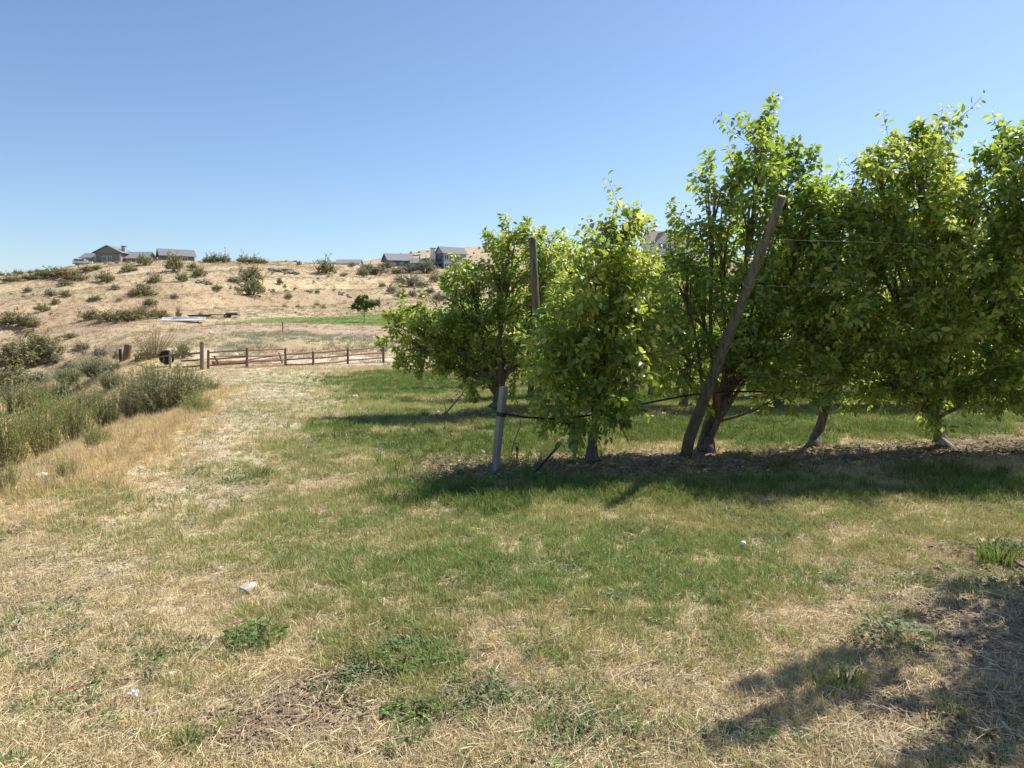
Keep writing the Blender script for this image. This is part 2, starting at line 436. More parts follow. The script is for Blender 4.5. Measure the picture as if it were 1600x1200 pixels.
def cover(x, y, z):
    px, py = project(x, y, z)
    r = np.hypot(x, y)
    n1 = fbm(x, y, 1.1, 21); n2 = fbm(x, y, 5.0, 22, 3); n3 = fbm(x, y, .25, 23)
    near = sstep(44, 32, y) * sstep(-1, 1.5, y)
    w = (n1 - .5) * 3.2 + (n2 - .5) * 1.6
    c = {}
    c['green'] = near * patches(GREEN, px, py, w)
    c['lush'] = near * patches(LUSH, px, py, w)
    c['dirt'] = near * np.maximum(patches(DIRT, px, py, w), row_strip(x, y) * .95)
    c['gravel'] = near * patches(GRAVEL, px, py, w)
    # the bank on the left and everything that falls away behind it
    edge = -4.75 - 0.11 * (y - 6) - 0.0115 * np.clip(y - 6, 0, 40) ** 2
    gold = sstep(1.1, -.2, x - edge + (n1 - .5) * 2) * sstep(46, 38, y) * sstep(0, 4, y)
    c['gold'] = np.maximum(gold, near * patches(GOLD, px, py, w))
    orch = sstep(-3.5, -1.5, x + .05 * y + (n1 - .5) * 2) * sstep(9, 11, y) * sstep(37, 33, y + (n3 - .5) * 6)
    c['green'] = np.maximum(c['green'], orch * .8)
    wl = (n3 - .5) * 3
    lawn = sstep(-37, -32, x + (n3 - .5) * 6) * sstep(0, .8, y - LAWN_Y(x) + (n1 - .5)) * sstep(0, 1.5, 119 + .25 * np.minimum(x + 10, 0) * 1.0 + 8 * sstep(-30, -5, x) - 6 * sstep(-18, -40, x) * 2 - y + wl)
    c['lawn'] = np.where(y > 60, lawn, 0)
    # gravel lane running behind the fence on the right
    ly = 43.2 + 0.13 * (x + 8)
    c['lane'] = sstep(1.0, .6, np.abs(y - ly) + (n1 - .5) * .5) * sstep(-12.5, -10.5, x)
    c['far'] = sstep(112, 118, r + (n3 - .5) * 10)
    c['peak'] = sstep(270, 300, r)
    c['bank'] = sstep(54, 58, y) * sstep(0, -1.2, y - LAWN_Y(x)) * sstep(-30, -24, x)
    c['n1'], c['n2'], c['n3'] = n1, n2, n3
    return c
def mixc(a, b, f): return a * (1 - f[..., None]) + np.array(b) * f[..., None]
def ground_color(x, y, z, c):
    n3 = c['n3']; nb = fbm(x, y, 0.06, 41); nc = fbm(x, y, .5, 42)
    col = np.zeros(x.shape + (3,)) + np.array([.45, .375, .255])                      # cut straw over soil
    col = mixc(col, (.36, .29, .20), sstep(.45, .65, nc) * .6)
    far = np.maximum(sstep(40, 46, y), c['far'])
    hill = np.zeros_like(col) + np.array([.41, .325, .21])
    hill = mixc(hill, (.455, .37, .235), sstep(.4, .6, nb))
    hill = mixc(hill, (.35, .255, .165), sstep(.5, .68, fbm(x, y, .11, 43)) * .7)
    hill = mixc(hill, (.35, .25, .165), sstep(-20, -60, x) * sstep(190, 90, y) * .7)
    hill = mixc(hill, (.36, .31, .18), sstep(.55, .75, fbm(x, y, .2, 44)) * .45)
    hill = mixc(hill, (.30, .215, .135), sstep(.56, .70, fbm(x, y, .055, 48)) * .55)
    hill = mixc(hill, (.27, .26, .15), sstep(.58, .70, fbm(x, y, .035, 49)) * .5)
    col = mixc(col, (0, 0, 0), far) + hill * far[..., None]
    col = mixc(col, (.58, .455, .25), c['gold'] * (1 - far) * .9)
    col = mixc(col, (.43, .36, .26), c['gravel'] * .9)
    col = mixc(col, (.345, .32, .155), c['green'] * .75)
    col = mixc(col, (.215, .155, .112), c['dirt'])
    col = mixc(col, (.13, .165, .045), c['lush'] * (1 - c['dirt']) * .7)
    col = mixc(col, (.35, .265, .19), c['bank'] * .75 * (1 - c['lawn']))
    col = mixc(col, (.30, .23, .17), c['bank'] * sstep(.5, .6, fbm(x, y, .7, 47)) * .6)
    col = mixc(col, (.16, .21, .06), c['lawn'])
    col = mixc(col, (.115, .165, .045), c['lawn'] * sstep(.45, .6, n3) * .5)
    col = mixc(col, (.44, .405, .345), c['lane'])
    col = mixc(col, (.40, .32, .22), c['peak'] * .55)
    return np.clip(col, 0, 1)

# ------------------------------------------------------------------ the ground
az = np.concatenate([np.linspace(-math.pi, -.86, 60)[:-1], np.linspace(-.86, .86, 560), np.linspace(.86, math.pi, 60)[1:-1]])
rr = np.concatenate([np.exp(np.linspace(math.log(.5), math.log(260), 430)), np.exp(np.linspace(math.log(262), math.log(620), 70)), np.exp(np.linspace(math.log(660), math.log(4200), 14))])
NA, NR = len(az), len(rr)
GX = (rr[:, None] * np.sin(az)[None]).ravel(); GY = (rr[:, None] * np.cos(az)[None]).ravel()
GZ = H(GX, GY)
cov = cover(GX, GY, GZ)
gcol = ground_color(GX, GY, GZ, cov)
V = np.stack([GX, GY, GZ], 1)
i = np.arange(NR - 1)[:, None] * NA; j = np.arange(NA)[None]; j2 = (j + 1) % NA
quads = np.stack([i + j, i + j2, i + NA + j2, i + NA + j], -1).reshape(-1, 4)[:, ::-1]
fm = lambda k: cov[k][quads].mean(1)
f_lawn, f_lane, f_far, f_peak = fm('lawn') > .5, fm('lane') > .5, fm('far') > .5, fm('peak') > .5
cls = np.zeros(len(quads), int)
cls[f_far] = 1; cls[f_peak] = 2; cls[f_lawn] = 3; cls[f_lane & ~f_lawn] = 4
for k, nm in enumerate(['ground', 'hillside', 'far_hills', 'lawn', 'gravel_lane']):
    q = quads[cls == k]
    used, inv = np.unique(q, return_inverse=True)
    F = [inv.reshape(-1, 4)]; VV = V[used]; cc = gcol[used]
    if k == 0:                                       # close the small hole under the camera
        VV = np.vstack([VV, [[0, 0, 0]]]); cc = np.vstack([cc, gcol[:1]])
        ring = np.searchsorted(used, np.arange(NA)); F.append(np.stack([np.full(NA, len(used)), np.roll(ring, -1), ring], 1))
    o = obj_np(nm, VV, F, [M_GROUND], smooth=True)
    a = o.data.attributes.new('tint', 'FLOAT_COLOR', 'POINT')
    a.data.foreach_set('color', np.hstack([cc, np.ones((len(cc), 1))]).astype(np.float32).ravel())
    tag(o, kind='structure')
# ------------------------------------------------------------------ orchard
def bark_mat(name, c1, c2):
    return simple_mat(name, c1, c2, scale=26, rough=.9, bump=.9, stretch=(1, 1, .35), spec=.15)
M_BARK = bark_mat('bark', (.075, .06, .05), (.24, .20, .165))
M_TWIG = simple_mat('twig_bark', (.12, .095, .06), (.24, .19, .12), scale=30, rough=.85, bump=0)
LEAF_STOPS = [(0.0, (.045, .095, .020)), (.28, (.090, .160, .030)), (.55, (.155, .235, .045)), (.80, (.235, .30, .065)), (.94, (.30, .345, .075)), (1.0, (.44, .40, .09))]
M_LEAF = leaf_mat('pear_leaf', LEAF_STOPS, trans=(.50, .66, .07), tfac=.46, rough=.40, spec=.9, patch=.20, pscale=1.6)
M_LEAF_Y = leaf_mat('pear_leaf_yellowing', [(0.0, (.065, .115, .02)), (.3, (.13, .195, .032)), (.62, (.235, .285, .05)), (.85, (.36, .37, .07)), (1.0, (.50, .44, .10))], trans=(.62, .68, .10), tfac=.48, rough=.40, spec=.85, patch=.18, pscale=1.6)

# ovate leaf folded along the midrib and drooping at the tip; length 1 along x
LEAF_V = np.array([(0, 0, 0), (.32, .27, .05), (.32, 0, -.02), (.32, -.27, .05), (.68, .22, .0), (.68, 0, -.07), (.68, -.22, .0), (1, 0, -.24)])
LEAF_Q = np.array([(2, 5, 4, 1), (3, 6, 5, 2)])
LEAF_T = np.array([(0, 2, 1), (0, 3, 2), (5, 7, 4), (6, 7, 5)])
LEAF_V2 = np.array([(0, 0, 0), (.45, .27, .05), (.45, -.27, .05), (1, 0, -.2), (.45, 0, -.03)])
LEAF_T2 = np.array([(0, 4, 1), (0, 2, 4), (4, 3, 1), (2, 3, 4)])

def norm(v): return v / np.maximum(np.linalg.norm(v, axis=-1, keepdims=True), 1e-9)
def leaf_frames(P, D, g, droop=.35):
    """orthonormal frames for leaves at P pointing along D, faces turned up and to the light"""
    n = len(P)
    D = norm(D + np.array([0, 0, -droop]) + g.normal(0, .22, (n, 3)))
    up = np.array([0, 0, 1.]) + .35 * SUN + g.normal(0, .85, (n, 3))
    S = norm(np.cross(up, D)); Nn = np.cross(D, S)
    return D, S, Nn
def leaves_mesh(P, frames, size, low=False, curl=None, width=1.0):
    D, S, Nn = frames
    LV = LEAF_V2 if low else LEAF_V
    k = len(LV); n = len(P)
    cz_ = np.ones(n) if curl is None else curl
    V = P[:, None] + size[:, None, None] * (LV[None, :, 0:1] * D[:, None] + width * LV[None, :, 1:2] * S[:, None] + (LV[None, :, 2:3] * cz_[:, None, None]) * Nn[:, None])
    off = (np.arange(n) * k)[:, None, None]
    if low: return V.reshape(-1, 3), [(LEAF_T2[None] + off).reshape(-1, 3)]
    return V.reshape(-1, 3), [(LEAF_Q[None] + off).reshape(-1, 4), (LEAF_T[None] + off).reshape(-1, 3)]
def shoots_tubes(P0, P1, P2, r0):
    """thin three-sided twigs through P0-P1-P2"""
    n = len(P0); rings = []
    for P, D, r in ((P0, P1 - P0, r0), (P1, P2 - P0, r0 * .7), (P2, P2 - P1, r0 * .35)):
        D = norm(D); S = norm(np.cross(D, np.array([.31, .2, .93]))); U = np.cross(D, S)
        for a in (0, 2.094, 4.189):
            rings.append(P + r[:, None] * (math.cos(a) * S + math.sin(a) * U))
    V = np.stack(rings, 1)
    q = np.array([(a, (a + 1) % 3, 3 + (a + 1) % 3, 3 + a) for a in range(3)] + [(3 + a, 3 + (a + 1) % 3, 6 + (a + 1) % 3, 6 + a) for a in range(3)])
    return V.reshape(-1, 3), (q[None] + (np.arange(n) * 9)[:, None, None]).reshape(-1, 4)

LEAF_ME = []
for k, cu in enumerate((.6, 1.2, 1.9)):
    v = LEAF_V.copy(); v[:, 2] *= cu
    LEAF_ME.append([mesh_np('leaf', v, [LEAF_Q, LEAF_T], [mt], smooth=True) for mt in (M_LEAF, M_LEAF_Y)])

def tree(name, base, trunk, blobs, spires, seed, nshoots, label, group, cat='tree', yellow=0.3, low=False, single=0, size=(.048, .110), trunk_r=.07, foot=None):
    """base: Vector on the ground.  trunk: offsets from base (x,y,z).  blobs: (x,y,z,rx,ry,rz,weight) in world.
    spires: (start, end) long leader shoots in world.  foliage is shoots with leaves set along them."""
    g = np.random.default_rng(seed); random.seed(seed); nshoots = int(nshoots * (1.5 if not low else 1.5))
    root = empty(name, base, 0, label, cat, group)
    inv = -np.array(base)
    # trunk
    tb = MB()
    pts = [Vector((0, 0, -.15))] + [Vector(p) for p in trunk]
    fine = []
    for a, b in zip(pts[:-1], pts[1:]):
        for s in range(4): fine.append(a.lerp(b, s / 4))
    fine.append(pts[-1])
    n = len(fine)
    fine = [p + Vector((g.normal(0, .008), g.normal(0, .008), 0)) for p in fine]
    rad = [trunk_r * (1.0 - .45 * k / n + .55 * math.exp(-max(p.z, 0) / .07)) * g.uniform(.9, 1.1) for k, p in enumerate(fine)]
    tb.tube(fine, rad, k=10, jit=.10)
    top = fine[-1]
    tb.build('trunk', M_BARK, root, smooth=True)
    # limbs out to each part of the crown
    lb = MB()
    B = np.array(blobs, float)
    cen = B[:, :3] + inv
    for c, bl in zip(cen, B):
        st = fine[int(n * g.uniform(.55, .95))]
        c = Vector(c); m = st.lerp(c, .5) + Vector(g.normal(0, .06, 3))
        r0 = trunk_r * g.uniform(.25, .42)
        lb.tube([st, st.lerp(m, .5) + Vector(g.normal(0, .02, 3)), m, m.lerp(c, .55) + Vector(g.normal(0, .03, 3)), c], [r0, r0 * .85, r0 * .7, r0 * .5, r0 * .3], k=6)
        for q in range(max(3, int(9 * bl[6]))):
            e = c + Vector(g.normal(0, .55, 3) * bl[3:6])
            lb.tube([m.lerp(c, g.uniform(.2, 1)), c.lerp(e, .55) + Vector(g.normal(0, .02, 3)), e], [r0 * .4, r0 * .28, .004], k=4)
    # shoots
    w = B[:, 3] * B[:, 4] * B[:, 5] * B[:, 6]; w = w ** .8; w /= w.sum()
    # shoots stand in bunches on their spurs, which leaves dark hollows between lit clumps
    nc = max(8, nshoots // 5); nshoots = nc * 5
    idx = g.choice(len(B), nc, p=w)
    u = norm(g.normal(0, 1, (nc, 3)))
    off = (u * g.uniform(0, 1, (nc, 1)) ** .45).repeat(5, 0); idx = idx.repeat(5)
    P0 = cen[idx] + off * B[idx, 3:6] + g.normal(0, .05, (nshoots, 3))
    D0 = norm(off * .9 + g.normal(0, .5, (nshoots, 3)) + np.array([0, 0, .55]) * (off[:, 2:3] > -.4) + np.array([0, 0, -.25]) * (off[:, 2:3] <= -.4))
    Ls = np.where(g.uniform(0, 1, nshoots) < .25, g.uniform(.25, .48, nshoots), g.uniform(.10, .26, nshoots))
    if spires:
        SP0 = np.array([s[0] for s in spires], float) + inv; SP1 = np.array([s[1] for s in spires], float) + inv
        k = np.arange(len(spires)).repeat(16); t = np.tile(np.linspace(0, .95, 16), len(spires))
        pp = SP0[k] + (SP1 - SP0)[k] * t[:, None]
        dd = norm(norm((SP1 - SP0))[k] + g.normal(0, .6, (len(k), 3)))
        P0 = np.vstack([P0, pp, SP0]); D0 = np.vstack([D0, dd, norm(SP1 - SP0)])
        Ls = np.concatenate([Ls, (1.15 - t) * g.uniform(.08, .26, len(k)), np.linalg.norm(SP1 - SP0, axis=1)])
    ns = len(P0)
    bend = np.array([0, 0, .25]) * Ls[:, None] * g.uniform(-.8, 1, (ns, 1))
    if spires: bend[-len(spires):] *= .1
    P1 = P0 + D0 * Ls[:, None] * .5; P2 = P0 + D0 * Ls[:, None] + bend
    TV, TF = shoots_tubes(P0, P1, P0 + (P2 - P0) * .93, np.clip(Ls * .011, .0014, .0055))
    nb = len(lb.V)
    br = bpy.data.objects.new('branches', mesh_np('branches', np.vstack([np.array([tuple(v) for v in lb.V]), TV]), _by_len(lb.F) + [TF + nb], [M_TWIG], smooth=True))
    link(br, root); br['kind'] = 'stuff'
    # leaves
    cnt = np.clip((Ls / (.030 if low else .0215)).astype(int), 4, 60)
    if spires: cnt[-len(spires):] = (cnt[-len(spires):] * 1.7).astype(int)
    si = np.arange(ns).repeat(cnt)
    order = np.arange(len(si)) - np.concatenate([[0], np.cumsum(cnt)[:-1]]).repeat(cnt)
    s = .12 + .88 * (order + g.uniform(0, 1, len(si))) / cnt[si]
    pos = P0[si] * ((1 - s) ** 2)[:, None] + (2 * s * (1 - s))[:, None] * P1[si] + (s ** 2)[:, None] * P2[si]
    ang = order * 2.4 + g.uniform(0, 6.28, ns)[si]
    S = norm(np.cross(D0[si], np.array([.2, .1, .97]))); U = np.cross(D0[si], S)
    perp = np.cos(ang)[:, None] * S + np.sin(ang)[:, None] * U
    ld = D0[si] * .55 + perp * .95
    sz = g.uniform(size[0], size[1], len(si)) * np.where(s > .9, .75, 1) * (1.2 if low else 1)
    fr = leaf_frames(pos, ld, g)
    pos = pos + fr[0] * (.02)
    curl = g.uniform(.3, 2.0, len(si))
    # the leaves seen largest stand alone as pieces of their own
    alone = np.zeros(len(si), bool)
    if single:
        front = -(pos @ norm(np.array(base) * np.array([1, 1, 0]))) + .25 * (si >= nshoots) + g.uniform(0, .25, len(si)) + 2.5 * (sz - size[0])
        alone[np.argsort(-front)[:single]] = True
    yel = g.uniform(0, 1, len(si)) < np.clip(yellow + 1.6 * (fbm(pos[:, 0] + base[0] + base[1], pos[:, 2] + 3, 1.4, 77) - .5), 0, 1)
    keep = ~alone
    V, F = leaves_mesh(pos[keep], tuple(a[keep] for a in fr), sz[keep], low, curl[keep])
    yk = yel[keep]
    mi = np.concatenate([np.repeat(yk, 4)]) if low else np.concatenate([np.repeat(yk, 2), np.repeat(yk, 4)])
    fo = obj_np('foliage', V, F, [M_LEAF, M_LEAF_Y], root, smooth=True, matidx=mi.astype(int))
    fo['kind'] = 'stuff'
    for q in np.nonzero(alone)[0]:
        o = bpy.data.objects.new('leaf', LEAF_ME[int(curl[q] * 1.49)][int(yel[q])])
        M = Matrix([[fr[0][q][r], fr[1][q][r], fr[2][q][r], pos[q][r]] for r in range(3)] + [[0, 0, 0, 1]])
        o.matrix_basis = M @ Matrix.Scale(float(sz[q]), 4)
        COL.objects.link(o); o.parent = root
    return root
def _by_len(F):
    d = {}
    for f in F: d.setdefault(len(f), []).append(f)
    return [np.array(v) for v in d.values()]

def crown(y, items, ry=.55, w=1.0):
    """picture circles (px, py, rx, ry) -> ellipsoids standing at depth y"""
    out = []
    for it in items:
        px, py, rx = it[:3]; rz = it[3] if len(it) > 3 else rx; rx = rx * (1.22 if rx > 28 and py > 340 else 1.0)
        p = at_depth(px, py, y + random.uniform(-.12, .12)); s = y / FPX
        out.append((p.x, p.y, p.z, rx * s, max(.12, min(ry, 1.1 * max(rx, rz) * s)), rz * s, w))
    return out
def spire(y, a, b): 
    p, q = at_depth(a[0], a[1], y), at_depth(b[0], b[1], y + random.uniform(-.15, .1)); return (tuple(p), tuple(q))
def trunk_to(base, pts, y):
    out = [Vector((0, 0, 0))]
    for k, (px, py) in enumerate(pts): out.append(at_depth(px, py, y + .02 * k) - base)
    return out

G1 = 'pear trees in the nearest orchard row'
def row1(px, py, tpts, items, spires, seed, n, label, ry=.58, yellow=.3, single=150, tr=.075, fwd=.5):
    b = ground(px, py); y = b.y + .12
    return tree('orchard_tree', b, trunk_to(b, tpts, y), crown(y - fwd, items, ry), [spire(y - fwd * .7, *s) for s in spires], seed, n, label, G1, yellow=yellow, single=single, trunk_r=tr)
row1(926, 722, [(926, 690), (934, 645), (940, 590)],
     [(915, 560, 78, 75), (945, 470, 52, 60), (960, 405, 34, 45), (868, 600, 38, 45), (925, 632, 50, 30), (985, 500, 30, 50), (872, 540, 36, 45), (980, 360, 16, 26), (930, 425, 25, 40), (885, 660, 16, 20), (962, 655, 14, 14), (975, 590, 25, 40), (1000, 540, 24, 50), (1000, 450, 20, 40)],
     [((972, 390), (990, 322)), ((955, 420), (950, 352)), ((930, 450), (938, 385)), ((905, 640), (898, 692)), ((960, 640), (978, 660))], 101, 560,
     'bushy front row tree left of the leaning post, yellowish leaves hanging near the ground', yellow=.45)
row1(1104, 706, [(1112, 680), (1128, 640), (1140, 590)],
     [(1160, 460, 78, 85), (1125, 370, 55, 55), (1180, 300, 40, 50), (1190, 230, 20, 38), (1240, 290, 34, 50), (1245, 390, 58, 65), (1120, 540, 55, 55), (1200, 550, 55, 50), (1118, 310, 20, 40), (1066, 440, 18, 26), (1150, 590, 60, 24), (1270, 330, 25, 50), (1265, 470, 50, 60), (1085, 450, 40, 60), (1225, 615, 34, 16), (1040, 520, 26, 50), (1060, 570, 30, 24)],
     [((1180, 260), (1212, 148)), ((1185, 225), (1197, 185)), ((1112, 320), (1104, 238)), ((1130, 330), (1150, 262)), ((1235, 290), (1245, 216)), ((1255, 290), (1275, 228)), ((1060, 420), (1047, 312)), ((1215, 300), (1208, 225))], 102, 860,
     'tallest front row tree behind the leaning post with long shoots reaching into the sky', ry=.45, fwd=.25, yellow=.2)
row1(1272, 700, [(1280, 670), (1294, 630), (1304, 580)],
     [(1310, 450, 62, 80), (1300, 370, 48, 42), (1330, 540, 55, 55), (1290, 570, 50, 32), (1345, 360, 35, 45), (1290, 520, 50, 60), (1310, 330, 20, 24), (1260, 590, 44, 26), (1350, 590, 40, 26)],
     [((1300, 350), (1285, 300)), ((1320, 340), (1345, 288)), ((1335, 330), (1310, 296))], 103, 560,
     'lower front row tree right of the leaning post, dark trunk leaning right', yellow=.3)
row1(1474, 698, [(1466, 672), (1452, 640), (1446, 580)],
     [(1450, 300, 62, 50), (1432, 240, 28, 36), (1372, 268, 24, 36), (1470, 400, 80, 75), (1420, 490, 80, 75), (1490, 530, 70, 60), (1430, 580, 75, 35), (1400, 350, 48, 50), (1520, 330, 34, 48), (1530, 440, 50, 70), (1500, 610, 50, 28), (1445, 630, 26, 24), (1380, 420, 40, 50), (1535, 590, 34, 34), (1385, 600, 34, 20)],
     [((1430, 250), (1434, 192)), ((1420, 260), (1398, 212)), ((1372, 270), (1366, 232)), ((1470, 280), (1480, 250)), ((1505, 310), (1522, 264)), ((1445, 230), (1440, 200))], 104, 900,
     'front row tree with yellow green crown and a pale lit root flare at its foot', ry=.62, yellow=.48, tr=.082)
_e = bpy.data.objects['orchard_tree.003']
_m = MB(); _b = Vector(_e.location); _y = _b.y - .04
_m.tube([at_depth(x_, z_, _y) - _b for x_, z_ in ((1462, 672), (1466, 684), (1474, 693), (1484, 699), (1492, 706))], [.03, .045, .055, .045, .02], k=9, jit=.12)
_m.build('root_flare', simple_mat('pale_bark', (.17, .15, .13), (.36, .325, .285), scale=22, bump=.7), _e, True)
row1(1655, 700, [(1650, 670), (1648, 620), (1640, 570)],
     [(1580, 240, 28, 32), (1600, 300, 50, 60), (1600, 420, 62, 80), (1590, 530, 52, 60), (1660, 380, 80, 110), (1690, 250, 60, 70), (1660, 560, 80, 60), (1570, 600, 30, 30)],
     [((1580, 250), (1568, 202)), ((1600, 250), (1590, 206)), ((1570, 270), (1545, 232))], 105, 900,
     'dark front row tree cut off by the right edge of the view', ry=.62, yellow=.15, single=90)

# further trees of the same row stand outside the view on the right; the nearer row only shows by its shadow
G0 = 'pear trees of the row nearest the camera'
G2 = 'pear trees in the second orchard row'
G3 = 'pear trees in the third orchard row'
GB = 'pear trees in the back rows of the orchard'
def wtree(x, y, h, seed, n, label, group, spread=.62, low=True, lead=(), ry=.55, yellow=.3, skirt=.75, tr=.07, single=0, lean=.1):
    g = np.random.default_rng(seed)
    b = Vector((x, y, h1(x, y)))
    tp = [Vector((0, 0, 0)), Vector((lean * .3, 0, .3)), Vector((lean * .8, .02, .65)), Vector((lean, 0, 1.0))]
    bl = []
    for k in range(9):
        t = k / 8
        zz = skirt + .25 + (h - .45 - skirt - .25) * t
        s = spread * (1 - .45 * t ** 1.6) * g.uniform(.75, 1.1)
        bl.append((x + g.normal(0, .26) * (1 - .3 * t), y + g.normal(0, .16), b.z + zz, s * .8, min(ry, s * .8), g.uniform(.28, .42), 1.0))
    for k in range(4):
        bl.append((x + g.uniform(-1, 1) * spread, y + g.normal(0, .2), b.z + g.uniform(skirt + .2, h * .8), .28, .28, .3, 1.))
    sps = [((x + a, y + c, b.z + h * .78), (x + a * 1.15 + g.normal(0, .08), y + c * 1.2, b.z + hh)) for a, c, hh in lead]
    for k in range(3):
        a = g.uniform(-.5, .5); sps.append(((x + a, y + g.normal(0, .2), b.z + h * .75), (x + a * 1.2 + g.normal(0, .1), y + g.normal(0, .25), b.z + h * g.uniform(.98, 1.12))))
    return tree('orchard_tree', b, tp, bl, sps, seed, n, label, group, yellow=yellow, low=low, trunk_r=tr, single=single)
for k, (x, h) in enumerate([(4.32, 3.7), (5.5, 3.3), (7.0, 3.4)]):
    wtree(x, 3.55 + ROW_S * x, h, 200 + k, 420 if k else 480, ['tree casting the fingered shadow across the bottom right corner, outside the view', 'middle tree of the row nearest the camera, outside the right edge', 'rightmost tree of the row nearest the camera, outside the right edge'][k], G0,
          lead=[(-.50, .25, h + .75), (-.28, -.15, h + .5), (-.50, .45, h + .3)] if k == 0 else (), spread=.48 if k == 0 else .62, skirt=.95 if k == 0 else .75, low=k > 0)
for k in range(2):
    x = 7.8 + 1.45 * k
    wtree(x, 7.6 + ROW_S * x, 3.2, 210 + k, 380, 'front row tree beyond the right edge of the view', 'front row trees beyond the right edge')

# second row
def row2(px, py, tpts, items, spires, seed, n, label, yellow=.3, tr=.085, single=0, ry=.5):
    b = ground(px, py); y = b.y
    return tree('orchard_tree', b, trunk_to(b, tpts, y), crown(y, items, ry), [spire(y, *s) for s in spires], seed, n, label, G2, yellow=yellow, low=False, trunk_r=tr, single=single)
row2(776, 645, [(777, 628), (782, 600), (786, 560)],
     [(790, 480, 60, 60), (735, 500, 50, 45), (800, 400, 32, 40), (850, 440, 40, 45), (690, 520, 38, 34), (645, 510, 26, 26), (760, 560, 55, 32), (820, 560, 45, 35), (735, 445, 24, 34), (855, 390, 26, 28), (640, 545, 26, 24), (690, 555, 34, 22), (665, 525, 34, 28), (720, 540, 40, 30), (625, 525, 18, 18), (620, 500, 14, 14), (708, 470, 22, 24), (785, 430, 30, 40), (730, 585, 18, 14), (870, 510, 40, 60)],
     [((795, 385), (786, 336)), ((800, 380), (826, 342)), ((775, 395), (758, 362)), ((838, 390), (848, 356)), ((725, 440), (712, 402)), ((704, 460), (694, 428)), ((632, 500), (600, 488)), ((630, 520), (606, 512)), ((635, 550), (618, 572)), ((735, 430), (732, 410)), ((660, 550), (655, 590)), ((735, 590), (742, 625))], 301, 1000,
     'wide second row tree at the left end of its row, one branch reaching left', yellow=.42, single=110, tr=.13)
for k, (px, it, lab, yl) in enumerate([
    (925, [(910, 440, 45, 40), (900, 480, 50, 50), (940, 500, 50, 60), (880, 400, 20, 18), (920, 560, 55, 30)], 'second row tree half hidden behind the bushy yellowish front tree', .4),
    (1068, [(1020, 440, 46, 40), (1005, 425, 20, 16), (1060, 485, 50, 42), (1030, 530, 55, 40), (1080, 540, 50, 36), (1035, 580, 50, 20), (1000, 500, 40, 50), (1110, 420, 24, 40)], 'second row tree in the gap left of the leaning post', .3),
    (1215, [(1200, 450, 55, 60), (1230, 400, 45, 40), (1190, 550, 55, 40), (1250, 550, 55, 40), (1220, 585, 60, 22)], 'second row tree hidden behind the tallest front tree', .3),
    (1362, [(1350, 430, 55, 60), (1370, 380, 45, 40), (1340, 545, 55, 40), (1390, 550, 50, 34), (1365, 585, 60, 20)], 'second row tree between the trunks of the two right front trees', .3),
    (1505, [(1500, 430, 60, 60), (1520, 380, 45, 40), (1490, 545, 55, 40), (1550, 540, 50, 40), (1520, 585, 60, 20)], 'second row tree behind the yellow crowned front tree', .3),
    (1640, [(1620, 430, 60, 60), (1640, 380, 45, 40), (1600, 530, 50, 40), (1690, 520, 50, 40)], 'second row tree at the right edge of the view', .3)]):
    b = ground(px, 640 - .012 * (px - 800))
    row2(px, 640 - .012 * (px - 800), [(px + 2, 620), (px + 6, 595), (px + 8, 560)], it, [] if k == 1 else [((it[0][0], it[0][1] - 20), (it[0][0] + random.uniform(-15, 15), it[0][1] - 62))], 310 + k, 700, lab, yl)
for k, px in enumerate([735, 828, 918, 1015, 1110, 1205, 1300, 1395, 1490, 1585]):
    p = ground(px, 625 - .010 * (px - 735))
    wtree(p.x, p.y, 2.55 + .25 * ((k * 7) % 3) / 2 - (.5 if k == 0 else 0), 400 + k, 330 if k else 120,
          ['slender third row tree at the left end, seen under the reaching branch', 'third row tree behind the wide second row tree', 'third row tree seen beside the hanging yellowish foliage', 'third row tree with pale sunlit trunk in the gap left of the leaning post'][k] if k < 4 else 'third row tree glimpsed under the front crowns, ' + ['', '', '', '', 'directly behind the leaning post', 'right of the tallest front tree trunk', 'left of the second front trunk', 'right of the second front trunk', 'behind the pale root flare', 'last before the right edge'][k],
          G3 if k < 4 else 'third row trees glimpsed under the front crowns', yellow=.3, tr=.075 if k else .03, spread=.66 if k else .3, skirt=.5 if k else .75)
for r, (yy, x0, n) in enumerate([(21.1, -1.0, 9), (25.6, -1.0, 10)]):
    for k in range(n):
        x = x0 + 1.9 * k
        wtree(x, yy + ROW_S * x, 2.5, 500 + 20 * r + k, 190, 'back row orchard tree hidden behind the nearer rows', GB, spread=.8, skirt=.5)
